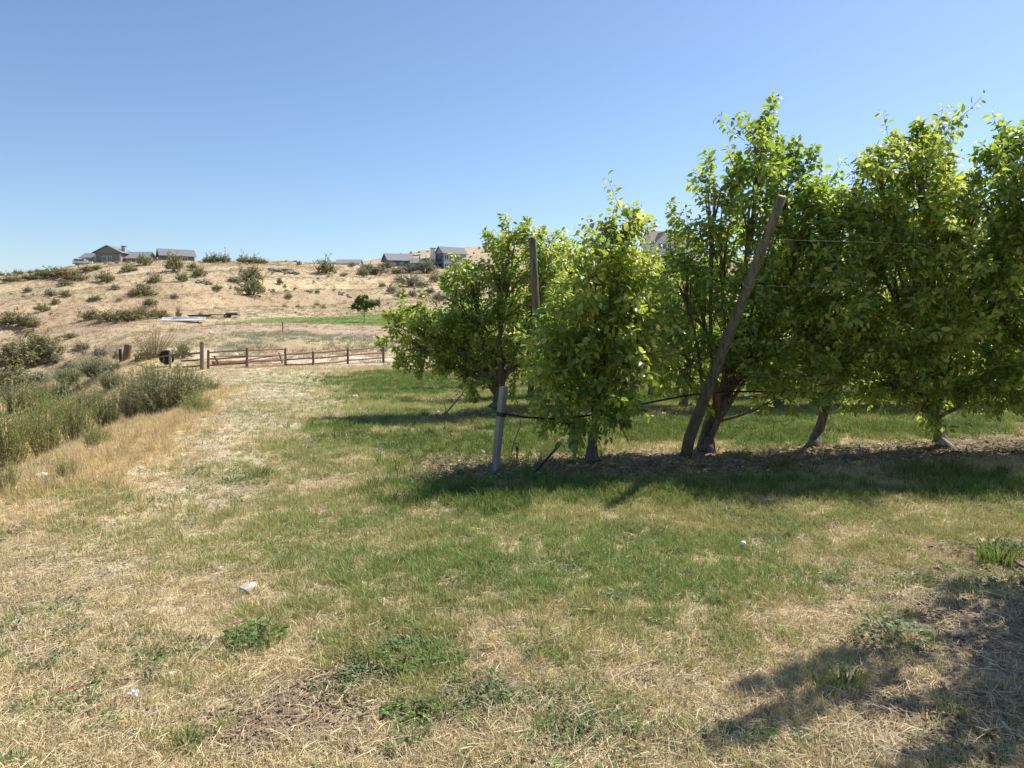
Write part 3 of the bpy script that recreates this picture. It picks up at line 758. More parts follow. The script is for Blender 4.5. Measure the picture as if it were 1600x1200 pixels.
# ------------------------------------------------------------------ grass, straw and weeds (nobody could count them)
def tuft(name, n, rad, h, wdt, lean, seed, mat, nseg=2):
    """n curved blades rooted in a small disc"""
    g = np.random.default_rng(seed)
    a = g.uniform(0, 6.283, n); q = rad * np.sqrt(g.uniform(0, 1, n))
    root = np.stack([q * np.cos(a), q * np.sin(a), np.full(n, -.004)], 1)
    b = a + g.normal(0, .9, n); hh = h * g.uniform(.45, 1.1, n); ln = lean * g.uniform(.1, 1.2, n)
    out = np.stack([np.cos(b), np.sin(b), np.zeros(n)], 1)
    w = wdt * g.uniform(.7, 1.3, n)
    f = g.uniform(0, 6.283, n); side = np.stack([np.cos(f), np.sin(f), np.zeros(n)], 1)
    rows = []
    for t, ww in ((0, 1.), (.5, .85)) if nseg == 2 else ((0, 1.), (.35, .95), (.7, .7)):
        c = root + np.stack([0 * t * hh, 0 * hh, hh * t], 1) + out * (hh * ln * t * t)[:, None]
        rows += [c - side * (w * ww)[:, None], c + side * (w * ww)[:, None]]
    tip = root + np.stack([0 * hh, 0 * hh, hh * (1 - .18 * ln)], 1) + out * (hh * ln)[:, None]
    V = np.stack(rows + [tip], 1); k = V.shape[1]
    o = (np.arange(n) * k)[:, None, None]
    Q = np.array([(0, 1, 3, 2)] + ([(2, 3, 5, 4)] if nseg == 3 else [])); T = np.array([(k - 3, k - 2, k - 1)])
    return bpy.data.objects.new(name, mesh_np(name, V.reshape(-1, 3), [(Q[None] + o).reshape(-1, 4), (T[None] + o).reshape(-1, 3)], [mat]))
def litter(name, n, rad, lmin, lmax, wdt, seed, mat, lift=.012):
    """dry stalks lying across each other"""
    g = np.random.default_rng(seed)
    c = g.uniform(-rad, rad, (n, 2)); a = g.normal(.5, .9, n); L = g.uniform(lmin, lmax, n) / 2
    d = np.stack([np.cos(a), np.sin(a), g.normal(0, .10, n)], 1); z = g.uniform(.002, lift, n)
    m = np.stack([c[:, 0], c[:, 1], z], 1)
    s = np.stack([-np.sin(a), np.cos(a), g.normal(0, .5, n)], 1) * (wdt * g.uniform(.6, 1.3, n))[:, None]
    e0 = m - d * L[:, None]; e1 = m + d * L[:, None]; mm = m + np.array([0, 0, 1.]) * (L * g.uniform(0, .14, n))[:, None]
    e0[:, 2] = np.maximum(e0[:, 2], -.004); e1[:, 2] = np.maximum(e1[:, 2], -.004)
    V = np.stack([e0 - s, e0 + s, mm - s, mm + s, e1 - s * .5, e1 + s * .5], 1)
    o = (np.arange(n) * 6)[:, None, None]
    return bpy.data.objects.new(name, mesh_np(name, V.reshape(-1, 3), [(np.array([(0, 1, 3, 2), (2, 3, 5, 4)])[None] + o).reshape(-1, 4)], [mat]))
def leafy(name, n, rad, size, h, seed, mat):
    """low broadleaf weed: small oval leaves on a mat"""
    g = np.random.default_rng(seed)
    q = rad * np.sqrt(g.uniform(0, 1, n)); a = g.uniform(0, 6.283, n)
    P = np.stack([q * np.cos(a), q * np.sin(a), h * g.uniform(.1, 1, n) * (1 - .5 * q / rad)], 1)
    b = a + g.normal(0, .7, n); D = norm(np.stack([np.cos(b), np.sin(b), g.uniform(-.1, .6, n)], 1))
    S = norm(np.cross(np.array([0, 0, 1.]) + g.normal(0, .35, (n, 3)), D)); Nn = np.cross(D, S)
    V, F = leaves_mesh(P, (D, S, Nn), size * g.uniform(.6, 1.2, n), True, width=1.15)
    return bpy.data.objects.new(name, mesh_np(name, V, F, [mat]))
def seed_heads(name, n, rad, h, seed, mat):
    """tall dry grass: thin stalks each with a loose head"""
    g = np.random.default_rng(seed)
    base = tuft(name, n, rad, h, .0022, .45, seed, mat, 3)
    return base

def scatter(name, x, y, variants, tint, scale, seed, tilt=.15, label=None):
    g = np.random.default_rng(seed)
    n = len(x); z = H(x, y)
    me = bpy.data.meshes.new(name); me.vertices.add(n)
    me.vertices.foreach_set('co', np.stack([x, y, z], 1).astype(np.float32).ravel())
    def att(nm, ty, key, v):
        a = me.attributes.new(nm, ty, 'POINT'); a.data.foreach_set(key, np.ascontiguousarray(v).ravel())
    att('turn', 'FLOAT_VECTOR', 'vector', np.stack([g.normal(0, tilt, n), g.normal(0, tilt, n), g.uniform(0, 6.283, n)], 1).astype(np.float32))
    att('size', 'FLOAT', 'value', scale.astype(np.float32))
    att('pick', 'INT', 'value', g.integers(0, len(variants), n).astype(np.int32))
    att('tint', 'FLOAT_COLOR', 'color', np.hstack([np.clip(tint, 0, 1), np.ones((n, 1))]).astype(np.float32))
    o = link(bpy.data.objects.new(name, me)); o['kind'] = 'stuff'
    ng = bpy.data.node_groups.new(name, 'GeometryNodeTree')
    ng.interface.new_socket('Geometry', in_out='INPUT', socket_type='NodeSocketGeometry')
    ng.interface.new_socket('Geometry', in_out='OUTPUT', socket_type='NodeSocketGeometry')
    N = ng.nodes.new; L = ng.links.new
    gi, go, ip, jn = N('NodeGroupInput'), N('NodeGroupOutput'), N('GeometryNodeInstanceOnPoints'), N('GeometryNodeJoinGeometry')
    for v in variants:
        oi = N('GeometryNodeObjectInfo'); oi.inputs['Object'].default_value = v; oi.inputs['As Instance'].default_value = True
        L(oi.outputs['Geometry'], jn.inputs[0])
    def named(nm, ty):
        a = N('GeometryNodeInputNamedAttribute'); a.data_type = ty; a.inputs['Name'].default_value = nm
        return [s for s in a.outputs if s.enabled and s.name == 'Attribute'][0]
    L(gi.outputs[0], ip.inputs['Points']); L(jn.outputs[0], ip.inputs['Instance'])
    ip.inputs['Pick Instance'].default_value = True
    L(named('pick', 'INT'), ip.inputs['Instance Index'])
    er = N('FunctionNodeEulerToRotation'); L(named('turn', 'FLOAT_VECTOR'), er.inputs[0]); L(er.outputs[0], ip.inputs['Rotation'])
    L(named('size', 'FLOAT'), ip.inputs['Scale'])
    L(ip.outputs[0], go.inputs[0])
    md = o.modifiers.new('scatter', 'NODES'); md.node_group = ng
    return o

def spread(n, r0, r1, half=.80, power=1.0, seed=0):
    """random ground points in the wedge in front; power 2 = even per area, lower = denser nearby"""
    g = np.random.default_rng(seed)
    u = g.uniform(0, 1, n); p = power
    r = np.exp(np.log(r0) + u * np.log(r1 / r0)) if p == 0 else (r0 ** p + u * (r1 ** p - r0 ** p)) ** (1 / p)
    th = g.uniform(-half, half, n)
    return r * np.sin(th), r * np.cos(th), g
def jitter(c, n, g, v=.14, hue=.06): 
    c = np.array(c)[None] * g.uniform(1 - v, 1 + v, (n, 1)) * g.uniform(1 - hue, 1 + hue, (n, 3)); return c

GRASS_V = [tuft('grass_tuft', 16, .035, .060, .0019, .75, 10 + k, M_BLADE) for k in range(4)]
LUSH_V = [tuft('grass_tuft', 22, .05, .13, .0027, .8, 20 + k, M_BLADE, 3) for k in range(4)]
DRY_V = [tuft('dry_tuft', 16, .04, .045, .0016, 1.0, 30 + k, M_STRAW) for k in range(4)]
LIT_V = [litter('straw', 26, .10, .025, .085, .0009, 40 + k, M_STRAW) for k in range(4)]
TALL_V = [tuft('tall_tuft', 26, .07, .36, .0021, .5, 50 + k, M_STRAW, 3) for k in range(4)]
WEED_V = [leafy('weed', 34, .07, .024, .04, 60 + k, M_BLADE) for k in range(3)]
FARG_V = [tuft('far_tuft', 22, .30, .26, .012, .8, 70 + k, M_STRAW, 2) for k in range(4)]

def cov_at(x, y):
    z = H(x, y); return cover(x, y, z)
def choose(x, y, g, f, c):
    k = g.uniform(0, 1, len(x)) < f
    return x[k], y[k], {q: v[k] for q, v in c.items()}, int(k.sum())

# short mown green grass, thinning to straw
x, y, g = spread(150000, 1.9, 34, power=.75, seed=1); c = cov_at(x, y)
f = np.clip(c['green'] * 1.05 * (.35 + 1.1 * sstep(.3, .6, c['n2'])), 0, 1) * (1 - .92 * c['dirt']) * (1 - .93 * c['gravel']) + .025 * (1 - c['dirt'])
x, y, c, n = choose(x, y, g, f, c)
t = fbm(x, y, .8, 91); r = np.hypot(x, y)
tint = jitter((.285, .315, .112), n, g, .3, .10)
tint = mixc(tint, (.38, .35, .14), sstep(.37, .59, t) * .7); tint = mixc(tint, (.21, .28, .075), sstep(.50, .34, t) * .7)
tint = mixc(tint, (.13, .21, .04), c['lush'] * .8)
scatter('green_grass', x, y, GRASS_V, tint, g.uniform(.75, 1.35, n) * (.9 + .035 * r), 1)

# taller lush grass along the tree strips and between the rows
x, y, g = spread(60000, 4.5, 34, power=.9, seed=2); c = cov_at(x, y)
x, y, c, n = choose(x, y, g, c['lush'] * (1 - .9 * c['dirt']) * .9 + .10 * c['dirt'] * sstep(.55, .7, c['n1']), c)
r = np.hypot(x, y)
tint = jitter((.115, .195, .034), n, g, .3, .10); tint = mixc(tint, (.26, .27, .08), g.uniform(0, 1, n) ** 3)
scatter('lush_grass', x, y, LUSH_V, tint, g.uniform(.6, 1.15, n) * (.8 + .02 * r), 2)

# dry upright stubble
x, y, g = spread(120000, 1.9, 40, power=.75, seed=3); c = cov_at(x, y)
f = np.clip(.95 - .62 * c['green'], .12, 1) * (1 - .9 * c['dirt']) * (1 - .93 * c['gravel'])
x, y, c, n = choose(x, y, g, f, c); r = np.hypot(x, y)
tint = jitter((.52, .42, .24), n, g, .25, .06); tint = mixc(tint, (.40, .36, .17), g.uniform(0, 1, n) ** 2 * .8); tint = mixc(tint, (.56, .42, .215), c['gold'] * .8)
scatter('dry_stubble', x, y, DRY_V, tint, g.uniform(.7, 1.3, n) * (.9 + .04 * r), 3)

# cut straw lying on the ground
x, y, g = spread(34000, 1.9, 22, power=.6, seed=4); c = cov_at(x, y)
f = np.clip(.9 - .75 * c['green'], .10, 1) * (1 - .75 * c['dirt']) * (1 - .7 * c['gravel']) * (.5 + .9 * sstep(.35, .6, c['n1']))
x, y, c, n = choose(x, y, g, f, c); r = np.hypot(x, y)
tint = jitter((.58, .48, .30), n, g, .25, .05)
scatter('cut_straw', x, y, LIT_V, tint, g.uniform(.7, 1.5, n) * (.9 + .02 * r), 4, tilt=.05)

# tall golden grass on the edge of the bank
x, y, g = spread(52000, 5, 60, half=.8, power=.8, seed=5)
c = cov_at(x, y); f = c['gold'] * .9 * sstep(.30, .5, c['n1'] + .1) * (1 - c['gravel'])
x, y, c, n = choose(x, y, g, f, c); r = np.hypot(x, y)
tint = jitter((.60, .47, .25), n, g, .22, .06); tint = mixc(tint, (.56, .45, .25), g.uniform(0, 1, n) * .6); tint = mixc(tint, (.25, .27, .10), sstep(.6, .75, fbm(x, y, .4, 93)) * .6)
scatter('tall_dry_grass', x, y, TALL_V, tint, g.uniform(.30, .75, n) * (.7 + .015 * r), 5)

# low broadleaf weeds in mats
x, y, g = spread(32000, 1.9, 30, power=.6, seed=6); c = cov_at(x, y)
wn_ = fbm(x, y, .9, 95)
f = sstep(.52, .64, wn_) * (.18 + .7 * c['green'] + .5 * c['gravel'] * sstep(.5, .6, c['n2'])) * (1 - .8 * c['gold'])
x, y, c, n = choose(x, y, g, np.clip(f, 0, .8), c); r = np.hypot(x, y)
tint = jitter((.12, .185, .065), n, g, .3, .12)
scatter('low_weeds', x, y, WEED_V, tint, g.uniform(.5, 1.2, n) * (.9 + .02 * r), 6)

# coarse dry tufts over the slopes and the field beyond the fence
x, y, g = spread(90000, 32, 270, half=.86, power=.9, seed=7); c = cov_at(x, y)
f = (1 - c['lawn']) * (1 - c['lane']) * (1 - .7 * c['bank']) * np.clip(.25 + 1.2 * sstep(.35, .6, fbm(x, y, .12, 96)), 0, 1) * np.maximum(c['far'], sstep(38, 44, y))
x, y, c, n = choose(x, y, g, f, c); r = np.hypot(x, y)
tint = jitter((.435, .345, .22), n, g, .22, .06); tint = mixc(tint, (.36, .265, .17), sstep(.45, .65, fbm(x, y, .11, 43)) * .7)
tint = mixc(tint, (.27, .27, .14), sstep(.60, .72, fbm(x, y, .10, 97)) * .75); tint = mixc(tint, (.50, .39, .22), g.uniform(0, 1, n) ** 2 * .6)
scatter('hillside_grass', x, y, FARG_V, tint, g.uniform(.5, 1.2, n) * np.clip(.65 + .004 * r, .6, 1.6), 7)

# pale green low growth in the hollow behind the fence
x, y, g = spread(16000, 38, 62, half=.8, power=1.5, seed=8); c = cov_at(x, y); px, py = project(x, y, H(x, y))
SAGEY = [(430, 522, 60, 10, .8), (380, 545, 40, 14, .7), (590, 535, 70, 12, .8), (500, 528, 60, 6, .7), (440, 565, 14, 8, .9), (160, 520, 60, 14, .5), (190, 515, 30, 8, .6), (90, 575, 60, 30, .5), (700, 540, 60, 14, .7)]
f = patches(SAGEY, px, py, (c['n3'] - .5) * 3 + (c['n1'] - .5)) * (1 - c['lane'])
x, y, c, n = choose(x, y, g, f, c)
scatter('pale_green_ground_cover', x, y, FARG_V, jitter((.32, .33, .21), n, g, .3, .08), g.uniform(.4, .9, n), 8)

x, y, g = spread(26000, 70, 122, half=.8, power=1.2, seed=14); c = cov_at(x, y)
x, y, c, n = choose(x, y, g, c['lawn'], c)
scatter('lawn_grass', x, y, FARG_V, jitter((.17, .23, .06), n, g, .3, .1), g.uniform(.25, .5, n), 14)

# fallen yellow leaves and twigs under the rows
x, y, g = spread(26000, 4, 24, half=.75, power=1.0, seed=9); c = cov_at(x, y)
x, y, c, n = choose(x, y, g, row_strip(x, y) * .6, c)
M_LITTER = blade_mat('leaf_litter', .2, .7)
LEAFLIT = [leafy('fallen_leaf', 9, .12, .055, .02, 80 + k, M_LITTER) for k in range(3)]
tint = jitter((.24, .185, .115), n, g, .4, .08); tint = mixc(tint, (.52, .46, .16), (g.uniform(0, 1, n) > .82) * .9)
scatter('fallen_leaves', x, y, LEAFLIT, tint, g.uniform(.6, 1.2, n), 9, tilt=.1)
# clods and small stones
def clod(name, seed, mat):
    g = np.random.default_rng(seed); V = []; F = []
    for k in range(6):
        c = np.array([g.uniform(-.06, .06), g.uniform(-.06, .06), .004]); s = g.uniform(.006, .018) * np.array([1, g.uniform(.7, 1.1), g.uniform(.5, .8)])
        o = np.array([(1, 0, 0), (-1, 0, 0), (0, 1, 0), (0, -1, 0), (0, 0, 1), (0, 0, -1), (.6, .6, .5), (-.6, .6, .5), (-.6, -.6, .5), (.6, -.6, .5)]) * g.uniform(.8, 1.2, (10, 1))
        i0 = len(V); V += list(c + o * s)
        F += [(i0 + a, i0 + b, i0 + d) for a, b, d in [(0, 2, 6), (2, 4, 6), (4, 0, 6), (2, 1, 7), (1, 4, 7), (4, 2, 7), (1, 3, 8), (3, 4, 8), (4, 1, 8), (3, 0, 9), (0, 4, 9), (4, 3, 9), (0, 5, 2), (2, 5, 1), (1, 5, 3), (3, 5, 0)]]
    return bpy.data.objects.new(name, mesh_np(name, np.array(V), [np.array(F)], [mat]))
CLOD_V = [clod('clod', 90 + k, M_LITTER) for k in range(4)]
x, y, g = spread(60000, 1.9, 26, power=.6, seed=10); c = cov_at(x, y)
x, y, c, n = choose(x, y, g, np.clip(c['dirt'] * .9 + c['gravel'] * .8 + .03, 0, 1), c)
tint = jitter((.27, .205, .135), n, g, .25, .04); tint = mixc(tint, (.40, .345, .26), c['gravel'])
scatter('clods_and_pebbles', x, y, CLOD_V, tint, g.uniform(.3, .85, n), 10, tilt=.3)
# ------------------------------------------------------------------ shrubs
M_SAGE = leaf_mat('sage_leaf', [(0, (.16, .17, .12)), (.5, (.26, .27, .20)), (1, (.36, .36, .28))], trans=(.2, .2, .1), tfac=.15, rough=.7, spec=.15, under=1.1)
M_BRUSH = leaf_mat('brush_leaf', [(0, (.14, .14, .065)), (.5, (.235, .23, .115)), (1, (.36, .325, .18))], trans=(.2, .2, .06), tfac=.2, rough=.65, spec=.2, under=1.1)
M_RABBIT = leaf_mat('rabbitbrush_leaf', [(0, (.125, .145, .075)), (.5, (.225, .245, .135)), (1, (.35, .355, .21))], trans=(.22, .26, .08), tfac=.22, rough=.6, spec=.2, under=1.1)
M_WEEDTALL = leaf_mat('tall_weed_leaf', [(0, (.125, .165, .055)), (.5, (.24, .28, .11)), (.8, (.35, .37, .16)), (1, (.48, .42, .22))], trans=(.28, .34, .08), tfac=.28, rough=.6, spec=.2, under=1.1)
M_DRYBUSH = leaf_mat('dry_bush_stem', [(0, (.28, .23, .10)), (.5, (.40, .33, .16)), (1, (.50, .42, .22))], trans=(.3, .26, .1), tfac=.15, rough=.7, spec=.15, under=1.0)
M_DEAD = simple_mat('dead_wood', (.11, .085, .07), (.27, .235, .20), scale=14, bump=.3)
M_EVERGREEN = leaf_mat('evergreen_leaf', [(0, (.018, .034, .016)), (.6, (.035, .055, .024)), (1, (.06, .08, .035))], trans=(.05, .08, .02), tfac=.12, rough=.6, spec=.2, under=1.0)

def brush_mesh(seed, n, style, mat, leafsz, nl):
    """a shrub one unit wide and one unit tall: returns (foliage mesh, stem mesh)"""
    g = np.random.default_rng(seed)
    if style == 'dome':
        u = norm(g.normal(0, 1, (n, 3))); u[:, 2] = np.abs(u[:, 2]) * g.uniform(.3, 1, n) + .0
        rad = g.uniform(.45, 1.0, (n, 1)) * (1 + .30 * np.sin(3 * np.arctan2(u[:, 1:2], u[:, 0:1]) + seed) + g.normal(0, .07, (n, 1)))
        P0 = u * rad * np.array([.40, .40, .72]) + np.array([0, 0, .07])
        D = norm(u * .7 + np.array([0, 0, .75]) + g.normal(0, .35, (n, 3))); L = g.uniform(.12, .27, n)
    elif style == 'fan':
        q = .22 * np.sqrt(g.uniform(0, 1, n)); a = g.uniform(0, 6.283, n)
        P0 = np.stack([q * np.cos(a), q * np.sin(a), 0 * q], 1)
        t = np.clip(g.normal(0, .30, n), -.75, .75) + q * .9
        D = norm(np.stack([np.cos(a) * np.abs(t), np.sin(a) * np.abs(t), np.ones(n)], 1)); L = g.uniform(.45, 1.0, n) * (1 - .25 * np.abs(t))
    else:   # spiky
        a = g.uniform(0, 6.283, n); P0 = np.stack([.06 * np.cos(a), .06 * np.sin(a), 0 * a], 1)
        t = g.uniform(0, .95, n); D = norm(np.stack([np.cos(a) * t, np.sin(a) * t, np.ones(n)], 1)); L = g.uniform(.5, 1.02, n)
    bend = np.array([0, 0, -1.]) * (L * g.uniform(-.1, .16, n))[:, None]
    P1 = P0 + D * L[:, None] * .5; P2 = P0 + D * L[:, None] + bend
    TV, TF = shoots_tubes(P0, P1, P2, np.full(n, .006 if style != 'fan' else .0045))
    si = np.arange(n).repeat(nl); s = g.uniform(.12 if style == 'dome' else .22, 1.02, n * nl)
    pos = P0[si] * ((1 - s) ** 2)[:, None] + (2 * s * (1 - s))[:, None] * P1[si] + (s ** 2)[:, None] * P2[si]
    a = g.uniform(0, 6.283, n * nl); S = norm(np.cross(D[si], np.array([.2, .1, .97]))); U = np.cross(D[si], S)
    up = 1.2 if style != 'dome' else .8
    ld = D[si] * up + np.cos(a)[:, None] * S + np.sin(a)[:, None] * U
    fr = leaf_frames(pos, ld, g, .05)
    V, F = leaves_mesh(pos, fr, leafsz * g.uniform(.6, 1.25, n * nl), True, width=.75 if style == 'dome' else .42)
    fm = mesh_np('foliage', V, F, [mat])
    sm = MB()
    if style == 'dome':
        for k in range(9):
            a = g.uniform(0, 6.283); e = Vector((math.cos(a) * g.uniform(.1, .34), math.sin(a) * g.uniform(.1, .34), g.uniform(.3, .6)))
            sm.tube([(0.02 * math.cos(a), .02 * math.sin(a), -.06), e * .45 + Vector((0, 0, -.03)), e], [.022, .016, .006], k=5)
    SV = np.array([tuple(v) for v in sm.V]) if sm.V else np.zeros((0, 3))
    st = mesh_np('stems', np.vstack([SV, TV]), _by_len(sm.F) + [TF + len(SV)], [M_TWIG])
    return fm, st
SHRUB = {
    'sage': [brush_mesh(600 + k, 190, 'dome', M_SAGE, .075, 11) for k in range(4)],
    'brush': [brush_mesh(620 + k, 190, 'dome', M_BRUSH, .075, 11) for k in range(4)],
    'rabbit': [brush_mesh(640 + k, 240, 'fan', M_RABBIT, .055, 22) for k in range(3)],
    'weed': [brush_mesh(660 + k, 110, 'fan', M_WEEDTALL, .060, 26) for k in range(3)],
    'dry': [brush_mesh(680 + k, 80, 'spiky', M_DRYBUSH, .06, 12) for k in range(2)],
    'dead': [brush_mesh(690 + k, 90, 'dome', M_DEAD, .05, 2) for k in range(2)],
}
GNAME = {'sage': ('sagebrush', 'shrub'), 'brush': ('brush_bush', 'bush'), 'rabbit': ('rabbitbrush', 'shrub'), 'weed': ('tall_weed', 'weed'), 'dry': ('dry_bush', 'bush'), 'dead': ('dead_bush', 'dead bush')}
_sk = 0
def shrub(kind, px, py, w, h, label, group=None, depth=None):
    """w, h in picture pixels at the foot point (px, py)"""
    global _sk; _sk += 1; random.seed(9000 + _sk)
    p = column(px, depth) if depth else (ground(px, py) or column(px, 226))
    s = math.hypot(p.y, p.z - EYE) / FPX
    fm, st = random.choice(SHRUB[kind])
    root = empty(GNAME[kind][0], p - Vector((0, 0, .03 * h * s)), random.uniform(0, 6.28), label, GNAME[kind][1], group)
    wz = 1.0 if kind in ('rabbit', 'weed', 'dry') else .95
    root.scale = (w * s * wz, w * s * wz, h * s * 1.08)
    obj_me('foliage', fm, root); obj_me('stems', st, root)
    return root

# bank on the left of the lane
GR = 'rabbitbrush and weeds along the bank edge'
for kind, px, py, w, h, lab in [
    ('rabbit', 258, 647, 122, 82, 'tall grey green rabbitbrush below the black tyre, largest on the bank'),
    ('rabbit', 212, 656, 64, 78, 'grey green rabbitbrush left of the largest one, dark gap at its foot'),
    ('rabbit', 300, 622, 55, 46, 'short rabbitbrush at the right end of the bank thicket'),
    ('rabbit', 238, 618, 50, 50, 'rabbitbrush behind the largest one on the bank'),
    ('weed', 308, 648, 56, 42, 'pale yellow green weed at the right foot of the bank thicket'),
    ('rabbit', 168, 668, 56, 62, 'middle rabbitbrush of the bank between two green weeds'),
    ('weed', 122, 690, 70, 100, 'bright green feathery weed in the middle of the bank thicket'),
    ('weed', 72, 715, 72, 112, 'tall green feathery weed near the left end of the bank thicket'),
    ('weed', 16, 735, 84, 140, 'tallest green weed at the left edge of the view'),
    ('weed', 45, 690, 50, 60, 'green weed behind the tall ones at the left edge'),
    ('weed', 95, 660, 44, 44, 'leaning green weed in front of the dark brush pile'),
    ('rabbit', 140, 640, 46, 34, 'low rabbitbrush below the dark brush pile'),
    ('weed', 5, 770, 60, 60, 'weed cut off by the left edge above the golden grass'),
    ('weed', 105, 745, 40, 34, 'small weed at the foot of the tall green weeds'),
    ('dead', 70, 735, 50, 30, 'grey dead stalks at the foot of the tall green weeds'),
    ('dead', 195, 668, 30, 26, 'dark dead stems under the rabbitbrush'),
    ('weed', 60, 650, 50, 50, 'feathery weed behind the tall left ones, before the gully'),
    ('weed', 150, 700, 50, 44, 'small feathery weed at the front of the bank thicket'),
    ('weed', 330, 612, 40, 26, 'pale low weed at the lane edge right of the thicket'),
]: shrub(kind, px, py, w, h, lab, GR)
GH = 'bushes scattered over the dry hillside'
for kind, px, py, w, h, lab in [
    ('brush', 25, 575, 80, 56, 'dark olive bush at the left edge above the green weeds'),
    ('brush', 62, 562, 62, 50, 'dark olive bush at the left, right half of a pair'),
    ('brush', 12, 610, 80, 44, 'low olive bush at the far left below the dark pair'),
    ('sage', 85, 566, 24, 16, 'small grey sagebrush beside the dark olive pair'),
    ('sage', 158, 558, 26, 18, 'grey sagebrush left of the thick leaning timber post'),
    ('sage', 184, 562, 16, 18, 'small grey sagebrush touching the thick timber post'),
    ('dead', 132, 556, 26, 16, 'dark dead bush on the slope left of the timber post'),
    ('rabbit', 150, 588, 50, 28, 'low green brush on the slope below the timber post'),
    ('rabbit', 110, 600, 50, 26, 'low green brush beside the dark brush pile'),
    ('dead', 128, 608, 60, 22, 'long dark dead brush pile on the gully side'),
    ('dead', 98, 622, 30, 24, 'black dead brush at the left end of the pile'),
    ('sage', 60, 600, 40, 22, 'grey sagebrush in the gully left of the dark dead brush'),
    ('sage', 175, 580, 34, 18, 'grey sagebrush on the slope under the timber post'),
    ('dead', 150, 572, 30, 18, 'brown dead bush on the gully side below the timber post'),
    ('sage', 110, 578, 30, 16, 'pale sagebrush in the middle of the gully slope'),
    ('rabbit', 80, 628, 60, 34, 'low green brush in the gully behind the feathery weeds'),
    ('rabbit', 30, 640, 60, 40, 'green brush in the gully at the left edge'),
    ('rabbit', 175, 606, 46, 26, 'low green brush on the near rim of the gully'),
    ('sage', 130, 545, 24, 12, 'small pale sagebrush above the dark dead bush'),
    ('brush', 60, 535, 26, 14, 'small bush above the dark olive pair'),
    ('brush', 110, 528, 22, 10, 'flat bush on the left slope above the gully'),
    ('brush', 150, 470, 18, 11, 'small bush on the left slope below the tan house'),
    ('sage', 180, 452, 14, 9, 'tiny grey bush below the tan house'),
    ('brush', 340, 452, 16, 9, 'small flat bush in mid hill left of the tall double clump'),
    ('sage', 272, 466, 14, 8, 'tiny grey bush right of the slanting pair'),
    ('dry', 240, 560, 46, 44, 'spiky straw coloured bush behind the left rails'),
    ('brush', 225, 562, 30, 18, 'low olive brush at the foot of the spiky straw bush'),
    ('brush', 285, 560, 30, 22, 'olive bush right of the black tyre'),
    ('brush', 20, 507, 46, 26, 'wide bush at the left edge halfway up the hill'),
    ('brush', 46, 510, 34, 20, 'bush right of the wide left edge bush'),
    ('brush', 142, 500, 32, 20, 'leftmost bush of the row above the field edge'),
    ('brush', 168, 502, 34, 22, 'second bush of the row above the field edge'),
    ('brush', 198, 502, 44, 24, 'third and widest bush of the row above the field edge'),
    ('brush', 222, 498, 24, 26, 'fourth bush of the row above the field edge'),
    ('brush', 248, 497, 30, 18, 'bush just left of the white pipes'),
    ('brush', 279, 496, 9, 17, 'thin upright bush behind the white pipes'),
    ('sage', 80, 463, 18, 13, 'grey bush on the left slope under the skyline bushes'),
    ('brush', 103, 463, 17, 11, 'low bush right of the grey one on the left slope'),
    ('brush', 87, 475, 11, 12, 'small bush on the left slope, lower of three'),
    ('brush', 66, 487, 22, 16, 'bush on the left slope above the wide left edge bush'),
    ('sage', 44, 456, 14, 9, 'faint grey bush at the far left of the slope'),
    ('brush', 226, 464, 36, 26, 'dark bush in the middle of the hill, lower of a slanting pair'),
    ('brush', 243, 442, 20, 18, 'upper bush of the slanting pair in mid hill'),
    ('brush', 235, 476, 20, 13, 'low bush under the slanting pair'),
    ('brush', 394, 461, 42, 30, 'tallest hillside bush, lower half of a double clump'),
    ('brush', 393, 440, 34, 30, 'upper half of the tall double clump in mid hill'),
    ('brush', 285, 440, 20, 17, 'bush on the hill below the garage'),
    ('brush', 301, 421, 15, 13, 'small bush right of the garage'),
    ('brush', 311, 431, 21, 16, 'bush on the brow below and right of the garage'),
    ('brush', 272, 424, 26, 34, 'tall dark bush in front of the garage'),
    ('brush', 225, 414, 22, 19, 'bush right of the tan house at its wall'),
    ('brush', 201, 425, 22, 15, 'bush below the right wing of the tan house'),
    ('brush', 165, 440, 26, 20, 'bush on the slope below the tan house'),
    ('sage', 366, 440, 22, 8, 'flat grey bush left of the tall double clump'),
    ('brush', 451, 466, 11, 10, 'tiny round bush in the bare part of the hill'),
    ('brush', 437, 444, 9, 13, 'small bush next to grey stones in mid hill'),
    ('brush', 509, 427, 31, 27, 'round bush standing alone on the skyline'),
    ('brush', 467, 414, 8, 7, 'tiny bush on the bare skyline'),
    ('dead', 537, 432, 17, 12, 'grey twiggy bush right of the lone skyline bush'),
    ('brush', 598, 448, 10, 8, 'tiny bush left of the sagebrush patch'),
    ('brush', 717, 440, 26, 26, 'greenest bush, in front of the right end of the blue house'),
    ('sage', 688, 470, 27, 17, 'grey round sagebrush nearest the orchard'),
    ('sage', 612, 459, 17, 17, 'upright sagebrush above the lawn tree'),
    ('sage', 628, 467, 22, 18, 'lowest sagebrush right of the lawn tree'),
]: shrub(kind, px, py, w * 1.18, h * 1.12, lab, GH)
SAGE_AT = ['at the left end of the patch below the blue house', 'wide and low in the left of the patch below the blue house', 'just under the left wing of the blue house', 'largest of the lower patch below the blue house', 'tall before the middle of the blue house',
           'left of the tall one before the blue house', 'small in the lowest row right of the lawn tree', 'second in the lowest row right of the lawn tree', 'right of the largest one of the lower patch', 'small below the two storey end of the blue house',
           'low in front of the largest one of the lower patch', 'flat at the upper left corner of the patch', 'in the middle of the upper patch below the blue house', 'tiny on the brow beside the low grey roof', 'under the two storey end of the blue house',
           'behind the reaching orchard branch below the blue house', 'low left of the largest one of the lower patch', 'low between the lowest row and the largest one', 'under the dark evergreen tree']
